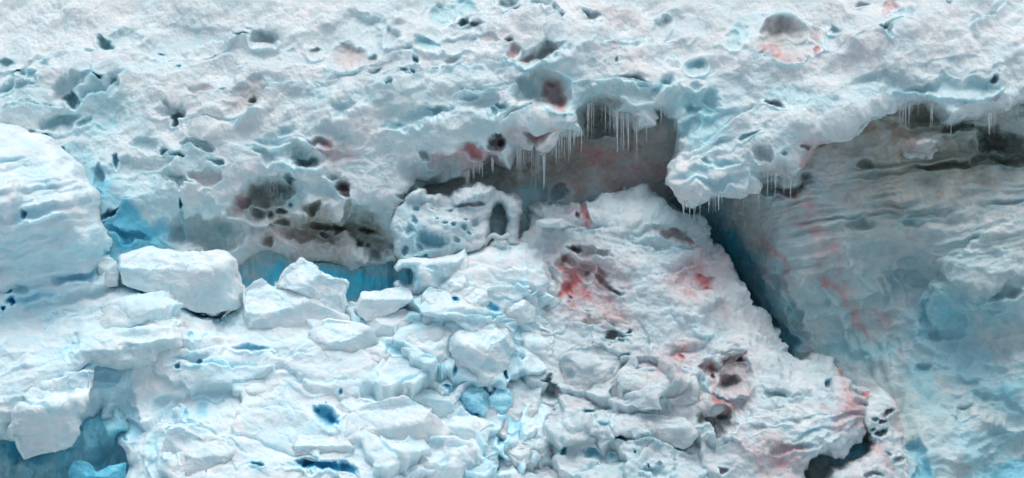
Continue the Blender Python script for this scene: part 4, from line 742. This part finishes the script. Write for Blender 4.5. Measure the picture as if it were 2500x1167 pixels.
B('snow_boulder', 'rounded grey white snow boulder sitting half sunk in the bright bank', [(745,830),(758,800),(800,780),(850,783),(900,800),(925,840),(905,885),(860,912),(820,920),(780,902),(755,872)], body=b_, off=0.22, T=0.7, facets=[(-.1,.6,.8,.62),(.1,1,-.5,.6),(-.7,.7,0,.7),(.6,.7,-.3,.6)], rough=.7, n=200, seed=5, lay=.012)
B('snow_boulder', 'small smooth snow lump touching the right of the half sunk boulder', [(888,868),(920,852),(955,862),(950,885),(925,905),(895,905)], body=b_, off=0.17, T=0.35, rough=.6, n=100, seed=6)
B('snow_block', 'flat narrow snow shelf bordering the bottom of the blue hollow', [(872,740),(885,712),(940,708),(975,702),(1000,704),(1015,730),(985,748),(940,775),(895,785),(875,765)], y=-.9, T=.5, facets=[(0,.5,.85,.6),(0,1,-.2,.7)], rough=.6, n=130, seed=7)
B('snow_block', 'short upright snow stub between the peaked block and the shelf', [(845,742),(858,736),(872,738),(880,770),(888,810),(870,820),(850,800)], body=b_, off=0.17, T=0.3, rough=.6, n=90, seed=8)
B('snow_boulder', 'tall egg-shaped snow boulder below the hooked remnant', [(1022,760),(1028,725),(1048,700),(1075,705),(1100,725),(1112,760),(1100,790),(1062,808),(1035,800)], body=b_, off=0.22, T=0.5, rough=.6, n=130, seed=11, mk='i.06')
B('snow_boulder', 'knobbly snow boulder just right of the egg-shaped one', [(1092,695),(1105,675),(1130,672),(1145,688),(1140,710),(1118,722),(1098,716)], body=b_, off=0.17, T=0.4, rough=.9, n=110, seed=12)
B('snow_block', 'angular snow block with a squared right edge above the blue crack', [(1112,738),(1130,705),(1160,700),(1185,700),(1190,735),(1180,775),(1150,790),(1120,775)], body=b_, off=0.27, T=0.5, rough=.9, n=130, seed=13)
B('snow_boulder', 'large rough round snow boulder overhanging the deep blue hole', [(1108,850),(1118,812),(1150,790),(1200,788),(1235,808),(1252,850),(1245,900),(1225,925),(1190,938),(1150,930),(1118,925)], body=b_, off=0.17, T=0.9, facets=[(0,.6,.8,.6),(-.5,.8,-.3,.65),(.6,.7,-.1,.62),(0,1,-.3,.7)], rough=1.1, n=220, seed=14, holes=[(1190,890,22,.2),(1205,825,9,.08)])
B('snow_block', 'knobbly snow block left of the narrow vertical blue slit', [(975,850),(1000,825),(1050,805),(1100,790),(1112,820),(1106,870),(1104,915),(1085,925),(1050,905),(1010,900),(985,880)], body=b_, off=0.27, T=0.6, rough=1.1, n=190, seed=15)
B('snow_slab', 'thin tapering slab with pale blue underside leading to the deep blue hole', [(985,962),(1010,952),(1050,950),(1090,958),(1110,985),(1118,1012),(1085,1022),(1040,1003),(1005,985)], body=b_, off=0.27, T=0.5, facets=[(.05,.5,.85,.6),(-.2,1,-.4,.55)], mk='i.3', rough=.6, n=140, seed=16, cat='snow slab')
B('ice_boulder', 'blue shadowed ice boulder at the left inside the deep blue hole', [(1120,965),(1140,945),(1175,940),(1195,960),(1200,985),(1185,1012),(1150,1010),(1128,995)], y=-1.8, T=.5, mk='a.15 i.8', rough=1.6, n=140, seed=17, cat='ice boulder')  # teal tint of both hole boulders paints in the hole's blue shadow
B('ice_boulder', 'blue shadowed ice boulder at the right inside the deep blue hole', [(1195,975),(1215,945),(1240,950),(1250,985),(1240,1015),(1210,1025),(1190,1010)], y=-1.9, T=.45, mk='a.1 i.8', rough=1.7, n=140, seed=18, cat='ice boulder')
B('snow_block', 'broad smooth-faced snow block with a sloping roof at the bottom middle', [(860,1010),(900,985),(985,967),(1030,990),(1080,1030),(1095,1050),(1075,1100),(1030,1150),(1000,1200),(850,1210),(825,1130),(835,1060)], body=b_, off=0.27, T=0.8, facets=[(-.1,.6,.8,.62),(.05,1,-.2,.5),(.7,.6,0,.7)], rough=.5, n=220, seed=19)
B('snow_block', 'angular snow block with a pointed top right of the smooth-faced block', [(1085,1040),(1105,1015),(1124,992),(1150,1015),(1185,1030),(1225,1038),(1230,1060),(1205,1100),(1170,1130),(1120,1110),(1095,1080)], body=b_, off=0.22, T=0.7, facets=[(0,.5,.85,.55),(-.4,.9,-.2,.6),(.75,.6,0,.6)], rough=1.0, n=190, seed=20)
B('snow_block', 'craggy snow block with small blue pits at the bottom edge of the picture', [(1000,1110),(1020,1075),(1060,1060),(1100,1070),(1140,1085),(1172,1120),(1170,1167),(1140,1210),(1000,1220),(985,1165)], body=b_, off=0.22, T=0.6, rough=1.2, n=190, seed=21, holes=[(1040,1095,12,.1),(1085,1120,14,.12)])
B('snow_block', 'small upright snow chip standing in the blue gap at the bottom', [(1176,1095),(1195,1085),(1215,1100),(1218,1140),(1200,1158),(1182,1150)], body=b_, off=0.17, T=0.3, mk='i.3', rough=.7, n=90, seed=22)
B('snow_boulder', 'smooth rounded snow boulder right of the blue gap at the bottom', [(1226,1098),(1250,1080),(1285,1075),(1310,1090),(1312,1125),(1290,1145),(1250,1145),(1228,1125)], body=b_, off=0.17, T=0.5, rough=.7, n=140, seed=23)
B('snow_slab', 'jutting snow slab forming the roof of the dark blue slot at the bottom', [(712,1085),(730,1062),(780,1058),(850,1068),(868,1092),(835,1118),(790,1128),(745,1122),(720,1115)], body=b_, off=0.27, T=0.7, facets=[(0,.5,.85,.6),(0,1,-.5,.6)], rough=.6, n=170, seed=24, cat='snow slab')
B('snow_boulder', 'big lumpy snow boulder with teal tinted left flank in the middle of the debris', [(1250,810),(1275,785),(1320,785),(1355,815),(1370,860),(1362,905),(1330,930),(1285,925),(1255,890)], body=b_, off=0.32, T=0.65, rough=1.0, n=190, seed=25, mk='i.1')
B('snow_block', 'smooth angular snow block below the stained recess', [(1320,775),(1345,752),(1390,748),(1420,762),(1432,800),(1405,830),(1372,842),(1345,820)], body=b_, off=0.27, T=0.5, rough=.7, n=150, seed=26)
B('snow_block', 'large irregular snow block with a small pink patch right of the teal gap', [(1368,880),(1400,850),(1450,835),(1500,838),(1538,850),(1548,875),(1530,905),(1500,945),(1480,990),(1430,1006),(1380,1003),(1356,960)], body=m_, off=0.27, T=0.65, rough=1.0, n=200, seed=27, mk='p.03', mat=M_MOUND, holes=[(1388,915,14,.12)])
B('snow_block', 'thick tilted snow plank leaning beside the diagonal crevice', [(1470,985),(1485,940),(1510,905),(1535,880),(1552,868),(1556,890),(1540,925),(1515,960),(1495,995)], body=m_, off=0.17, T=0.3, rough=.7, n=120, seed=28, mat=M_MOUND)
B('snow_slab', 'pillow-shaped white snow slab beside the small black hole', [(1502,930),(1530,905),(1590,898),(1650,905),(1700,922),(1712,945),(1700,985),(1650,1000),(1600,1008),(1545,1000),(1508,975)], body=m_, off=0.32, T=0.6, facets=[(0,.55,.83,.6),(0,1,-.1,.7)], rough=.9, n=200, seed=29, mat=M_MOUND, cat='snow slab', holes=[(1530,960,12,.1)])
B('snow_boulder', 'round snow boulder in front of the grey stained cavity', [(1700,985),(1712,960),(1740,955),(1762,972),(1766,1000),(1745,1018),(1715,1015)], body=m_, off=0.17, T=0.4, rough=.9, n=120, seed=30, mat=M_MOUND)
B('snow_slab', 'low white snow slab with a scalloped edge below the teal gap', [(1255,1045),(1300,1020),(1380,1005),(1440,1010),(1500,1030),(1520,1055),(1480,1085),(1400,1095),(1320,1085),(1268,1078)], body=b_, off=0.27, T=0.5, facets=[(0,.5,.85,.55),(0,1,-.2,.7)], rough=.9, n=200, seed=31, cat='snow slab', holes=[(1400,1062,16,.08)])
B('snow_slab', 'broad white snow slab resting above the three teal pits', [(1505,1035),(1560,1010),(1620,1012),(1690,1030),(1705,1060),(1670,1090),(1600,1100),(1540,1085)], body=m_, off=0.27, T=0.5, facets=[(0,.5,.85,.6),(0,1,-.2,.7)], rough=1.0, n=180, seed=32, mat=M_MOUND, cat='snow slab')
B('ice_slab', 'long tilted ice slab bridging the blue cavity at the lower left', [(20,1055),(38,1005),(88,962),(150,925),(205,897),(234,900),(228,935),(208,975),(197,1010),(198,1060),(180,1088),(140,1102),(90,1118),(58,1125),(38,1100)], y=-3.3, T=.5, facets=[(-.1,.6,.8,.5),(0,1,-.35,.62)], rough=1.3, n=240, seed=33, cat='ice slab')
B('ice_boulder', 'vivid blue ice boulder low in the cavity at the lower left', [(172,1140),(190,1126),(215,1132),(235,1148),(270,1140),(308,1128),(312,1180),(250,1210),(180,1210),(170,1165)], y=-3.0, T=.4, mk='a.6 i1', rough=1.5, n=130, seed=34, cat='ice boulder')
B('snow_block', 'ragged snow block with a shaded left side near the bottom left', [(398,1080),(410,1048),(440,1040),(480,1060),(560,1090),(640,1130),(660,1200),(420,1210),(392,1140)], body=b_, off=0.27, T=0.6, rough=.9, n=200, seed=36)
B('snow_boulder', 'low white snow lump under the slot roof at the bottom edge', [(795,1160),(815,1152),(845,1154),(880,1165),(890,1200),(800,1205)], body=b_, off=0.17, T=0.3, rough=.6, n=90, seed=40)
B('snow_block', 'white snow corner left of the dark blue slot at the bottom edge', [(640,1150),(690,1130),(720,1150),(765,1150),(768,1200),(640,1210)], body=b_, off=0.17, T=0.4, rough=.6, n=100, seed=41)
B('snow_block', 'low rounded snow block on the bright slope above the diagonal ledge', [(560,960),(600,930),(660,925),(700,950),(690,985),(630,1000),(575,990)], body=b_, off=0.22, T=0.35, rough=.6, n=130, seed=42)
B('snow_block', 'wedge of snow standing between the two small blue cracks', [(812,1000),(835,975),(870,965),(905,985),(890,1020),(850,1040),(822,1030)], body=b_, off=0.22, T=0.4, rough=.7, n=120, seed=43)
B('snow_block', 'faceted pale snow block between the shelf and the half sunk boulder', [(885,790),(930,765),(985,752),(1020,775),(1010,815),(960,835),(905,828)], body=b_, off=0.27, T=0.5, rough=.6, n=150, seed=44)
B('snow_block', 'smooth snow hump right of the angular squared block', [(1190,745),(1230,722),(1280,728),(1310,755),(1300,785),(1240,795),(1200,785)], body=b_, off=0.27, T=0.45, rough=.7, n=140, seed=45)
B('snow_slab', 'thin flat snow slab on top of the stained mound under the long icicles', [(1306,540),(1330,532),(1370,535),(1392,545),(1375,556),(1335,556),(1310,550)], y=.25, T=.25, rough=.5, n=100, seed=46, mat=M_MOUND, cat='snow slab')
B('snow_boulder', 'brown tinged snow boulder at the lower left of the red streaks', [(1422,778),(1435,757),(1462,755),(1480,772),(1478,795),(1455,808),(1432,800)], body=m_, off=0.17, T=0.35, mk='d.35', rough=1.2, n=110, seed=47, mat=M_MOUND)
B('snow_block', 'small white snow block wedged under the overhang at the right', [(2202,372),(2215,345),(2245,325),(2285,318),(2305,335),(2298,362),(2270,385),(2235,392)], body=Wl, off=.25, T=.3, rough=1.6, n=160, seed=48, mk='i.15 d.12', mat=M_MOUND)

# the honeycombed snow pillar with its cap and side arch
Pi = Body(940, 1310, 430, 740, [(980,480,.35),(1100,460,.35),(1200,460,.4),(1270,500,.5),(980,560,0),(1100,560,-.15),(1190,560,.1),(1260,590,.35),(980,690,-.15),(1080,690,-.1),(1150,620,-.2)])
for c in [(1018,538,10,9,0,.35,.7,'i.6'),(1085,545,9,7,0,.3,.7,'i.5'),(1105,552,8,6,0,.3,.7,'i.6'),(1132,560,11,9,20,.3,.6,'i.6'),(1068,533,6,5,0,.2,.7,'i.4'),(1143,570,8,6,0,.25,.7,'i.5'),(1048,590,36,20,20,.5,.5,'i.8 a.5'),(1030,640,18,14,0,.45,.6,'i.8 a.5'),(1136,540,7,5,0,.2,.7,'i.4'),(1020,512,8,7,0,.25,.6,'i.5'),(1000,560,14,16,0,.3,.3,'i.5'),(1060,512,12,5,10,.2,.5,''),(1100,508,14,5,0,.2,.5,'p.1'),(1125,500,20,5,5,.3,.6,'k.1 p.15'),(1160,498,26,5,-5,.4,.6,'p.3 k.15'),(1110,585,12,7,-10,.25,.4,'i.4'),(1160,545,8,10,0,.25,.5,'i.3'),(990,610,12,12,0,.3,.4,'i.7'),(1060,660,12,14,0,.4,.6,'i.8 a.4'),(1008,670,10,8,0,.3,.6,'i.8')]: Pi.cav(*c)
for l_ in [(1150,474,56,24,-4,.45),(1030,480,50,16,0,.2),(1060,560,110,60,0,.25),(1250,520,22,46,0,.15),(1020,625,46,18,0,.2),(1040,690,60,16,0,.15),(1020,470,12,14,20,.2)]: Pi.lump(*l_)
Pi.patch(1010, 600, 60, 110, 0, 'i.5 a.12'); Pi.patch(1215, 490, 30, 16, 0, 'p.15')
Pi.outline([(968,640),(958,620),(962,590),(958,550),(966,510),(986,482),(1012,468),(1034,464),(1042,476),(1075,474),(1098,478),(1108,463),(1132,455),(1165,450),(1182,455),(1196,452),(1208,468),(1226,468),(1252,476),(1272,490),(1280,515),(1270,540),(1264,570),(1266,594),(1236,600),(1232,570),(1240,548),(1238,518),(1224,502),(1206,500),(1194,514),(1196,545),(1190,580),(1180,602),(1150,614),(1110,624),(1095,640),(1100,690),(1060,668),(1030,652),(1000,640)], 14, .3, .7, .8)
def pil_detail(x, y, z):
    f1, _ = worley(x, y, z*1.2, 0.26)
    return (0.13*(0.5-f1)+0.22*fbm(x, y, z, 0.7, 3)+0.12*(billow(x, y, z, .4, 3)-.3)+0.035*fbm(x, y, z, .12, 3)).astype(np.float32)
Pi.detail(pil_detail)
pil = tag(Pi.build('snow_pillar', M_MOUND), 'honeycombed snow pillar with a cap and a side arch left of the stained mound', 'snow pillar')
def part(o): o.parent = pil
def tube(name, pts, r, mat, label=None, cat=None, nseg=26, nn=16, bump=.25, seed=0):
    """smooth rounded strand through points (u, v, y) with radii in metres"""
    P = np.array([((u-1250)/100*(1+y/D), y, (583-v)/100*(1+y/D)) for u, v, y in pts]); r = np.array(r, float)
    tt = np.linspace(0, len(P)-1, nseg); i = np.clip(tt.astype(int), 0, len(P)-2); f = tt-i
    def cr(A):
        A = A if A.ndim > 1 else A[:, None]
        p0 = A[np.clip(i-1, 0, len(A)-1)]; p1 = A[i]; p2 = A[i+1]; p3 = A[np.clip(i+2, 0, len(A)-1)]; g = f[:, None]
        return .5*(2*p1+(p2-p0)*g+(2*p0-5*p1+4*p2-p3)*g**2+(3*p1-p0-3*p2+p3)*g**3)
    c = cr(P); rr = np.abs(cr(r))[:, 0]; rr[0] *= .05; rr[-1] *= .05
    tg = np.gradient(c, axis=0); tg /= np.linalg.norm(tg, axis=1)[:, None]
    a = np.cross(tg, (0, 1, .01)); a /= np.linalg.norm(a, axis=1)[:, None]; b = np.cross(tg, a)
    th = np.linspace(0, 2*np.pi, nn, endpoint=False)
    V = c[:, None]+rr[:, None, None]*(a[:, None]*np.cos(th)[None, :, None]+b[:, None]*np.sin(th)[None, :, None])
    k = 1+bump*perlin(V[..., 0]*4+seed, V[..., 1]*4, V[..., 2]*4)
    V = c[:, None]+(V-c[:, None])*k[..., None]
    o0 = V.reshape(-1, 3)[0].copy(); idx = np.arange(nseg*nn).reshape(nseg, nn); nx = np.roll(idx, -1, 1)
    F = np.stack([idx[:-1], nx[:-1], nx[1:], idx[1:]], -1).reshape(-1, 4)
    z = np.zeros((nseg*nn, 3)); o = mesh_obj(name, V.reshape(-1, 3)-o0, F, mat, z, z); o.location = o0
    if label: tag(o, label, cat)
    return o
part(tube('lattice_strand', [(1180,600,.2),(1192,582,.15),(1206,574,.1),(1224,580,.1),(1244,572,.15)], [.07,.05,.05,.05,.08], M_MOUND, bump=.6))
part(tube('lattice_strand', [(1206,574,.1),(1216,590,.1),(1236,596,.1)], [.05,.05,.09], M_MOUND, seed=2, bump=.6))
# hooked remnant over the blue hollow
Hk = Body(930, 1190, 580, 770, [(965,650,-.9),(1050,640,-1.0),(1130,600,-.6),(1000,700,-.9),(1050,690,-1.15),(1140,690,-1.0),(1100,650,-.9),(1100,750,.2),(1000,760,.2)])
for l_ in [(1000,636,40,12,0,.15),(1090,640,44,16,-20,.2),(1125,690,22,24,0,.2),(1010,690,12,30,0,.1)]: Hk.lump(*l_)
for c in [(1075,680,30,22,0,.25,.1,'i.5'),(1060,655,20,6,0,.1,.3,'i.5 a.2')]: Hk.cav(*c)
Hk.patch(1020, 680, 24, 40, 0, 'i.7 a.2'); Hk.patch(1080, 700, 40, 30, 0, 'i.4')
Hk.m['i'] *= .8
Hk.outline([(962,652),(968,641),(985,633),(1008,628),(1030,632),(1048,638),(1070,632),(1092,622),(1112,618),(1132,604),(1140,628),(1150,662),(1162,700),(1160,770),(985,770),(984,722),(992,708),(968,703),(962,694),(968,689),(984,699),(1004,699),(1012,680),(1010,662),(1000,652),(984,652),(966,659)], 14, .35, .3, .8)
def hk_detail(x, y, z):
    return (0.08*fbm(x, y, z, 0.6, 3)+0.05*(billow(x, y, z, .3, 3)-.3)).astype(np.float32)
Hk.detail(hk_detail)
tag(Hk.build('snow_hook', M_FRESH), 'curved snow hook with a thin spur reaching left over the blue hollow', 'snow hook')

# ================================================================== icicles
rnd = random.Random(11)
ICI = []
def icicle_mesh(seed):
    r = random.Random(seed); n = 14; k = 8; V = []; bend = r.uniform(-.04, .04)
    for i in range(n):
        t = i/(n-1)
        rr = 0.5*(1-t)**0.75*(1+.22*math.sin(t*r.uniform(16, 26)+r.random()*6))+.03
        if i == n-1: rr = .02
        for j in range(k):
            a = 2*math.pi*j/k; V.append((rr*math.cos(a)+bend*t*t*4, rr*math.sin(a), -t))
    F = [(i*k+j, i*k+(j+1) % k, (i+1)*k+(j+1) % k, (i+1)*k+j) for i in range(n-1) for j in range(k)]
    me = bpy.data.meshes.new('icicle'); me.from_pydata(V, [], F); me.polygons.foreach_set('use_smooth', [True]*len(F)); me.materials.append(M_ICICLE); me.update()
    return me
IM = [icicle_mesh(s) for s in range(8)]
def icicle(u, v, y, L, wd, label, group):
    o = bpy.data.objects.new('icicle', IM[rnd.randrange(8)]); C.collection.objects.link(o)
    k = 1+y/D
    o.location = ((u-1250)/100*k, y, (583-v)/100*k); o.scale = (wd/100, wd/100, L/100); o.rotation_euler = (0, 0, rnd.random()*6.28)
    tag(o, label, 'icicle', group)
def lip_row(pts, n, L0, L1, w0, w1, label, group, body=None, auto=True):
    body = body or S
    hubs = [rnd.random()*(len(pts)-1) for _ in range(max(2, n//5))]
    for q in range(n):
        t = rnd.random()*(len(pts)-1) if rnd.random() < .35 else min(len(pts)-1.001, max(0, rnd.choice(hubs)+rnd.gauss(0, .10*(len(pts)-1)/3)))
        i = int(t); f = t-i
        u = pts[i][0]*(1-f)+pts[i+1][0]*f; v = pts[i][1]*(1-f)+pts[i+1][1]*f
        if auto and body.sd is not None:
            ii, jj = body.at(u, v); lo = None
            for d in range(-24, 30):
                r = ii+d
                if 0 < r < len(body.gv)-1 and body.sd[r, jj] > 0 and body.sd[r+1, jj] <= 0: lo = r; break
            if lo is not None: v = float(body.gv[lo])-3
        y = ysurf(body, u, v-5)+.03
        L = (L0+(L1-L0)*rnd.random()**1.8)*(0.55+0.45*rnd.random())
        icicle(u, v-4, y, L+4, (w0+(w1-w0)*rnd.random()**2)*(1.9 if rnd.random() < .15 else 1)*(.55+.45*min(1, L/40)), label, group)
lip_row([(1428,290),(1445,252),(1475,266),(1505,281),(1535,284),(1558,308),(1590,304)], 56, 30, 130, 1.6, 3.2, 'thin clear icicle hanging from the roof of the dark grey cave', 'icicles on the cave roof')
lip_row([(1598,270),(1625,262),(1650,288),(1664,330)], 18, 30, 110, 1.5, 3, 'thin clear icicle hanging at the right end of the cave beside the blue snow tongue', 'icicles at the right end of the cave')
lip_row([(1345,350),(1368,328),(1400,325),(1422,322)], 30, 40, 130, 1.8, 3.6, 'thin clear icicle hanging from the cave lip just left of the dark cave roof', 'icicles left of the cave roof')
lip_row([(1255,380),(1265,362),(1290,354),(1310,360),(1342,352)], 30, 60, 150, 2, 3.8, 'long clear icicle hanging below the small black hole', 'icicles below the black hole')
lip_row([(1110,434),(1140,422),(1165,410),(1195,390),(1215,400)], 26, 20, 52, 2, 5, 'stout icicle hanging above the snow cap of the honeycombed pillar', 'icicles above the pillar')
lip_row([(1668,474),(1685,482),(1700,488),(1722,480)], 16, 25, 100, 2, 4.5, 'long icicle hanging from the tip of the snow tongue above the mound', 'icicles at the tip of the snow tongue')
lip_row([(1722,480),(1745,473),(1800,460),(1860,432)], 24, 20, 70, 1.6, 3, 'thin icicle hanging along the underside of the blue snow tongue', 'icicles along the snow tongue')
lip_row([(1860,432),(1905,428),(1955,440)], 22, 25, 80, 1.6, 3.6, 'icicle hanging in front of the dark gap under the pink edged snow', 'icicles before the dark gap')
lip_row([(2005,352),(2030,337),(2060,328),(2100,314)], 8, 20, 60, 1.5, 3, 'icicle hanging by the red stained edge of the right overhang', 'icicles by the red stained edge')
lip_row([(2140,290),(2185,262),(2220,251),(2265,252),(2290,275)], 22, 20, 95, 1.5, 3, 'icicle hanging from the arched recess in the right overhang', 'icicles in the arched recess')
lip_row([(2310,305),(2350,310),(2400,293),(2440,279),(2498,256)], 24, 15, 70, 1.5, 3, 'icicle hanging from the drooping snow edge near the right border', 'icicles near the right border')
lip_row([(960,628),(900,641),(850,648),(790,641)], 12, 15, 50, 1.3, 2.4, 'tiny icicle hanging above the vivid blue hollow', 'icicles above the blue hollow')
lip_row([(660,440),(675,445),(690,450)], 6, 30, 110, 1.3, 2.2, 'very thin icicle hanging in the pitted dark hollow at left centre', 'icicles in the pitted dark hollow', auto=False)
lip_row([(980,462),(995,458),(1008,462)], 8, 18, 36, 1.8, 3.2, 'short icicle hanging in the small dark nook left of the pillar', 'icicles in the dark nook', auto=False)
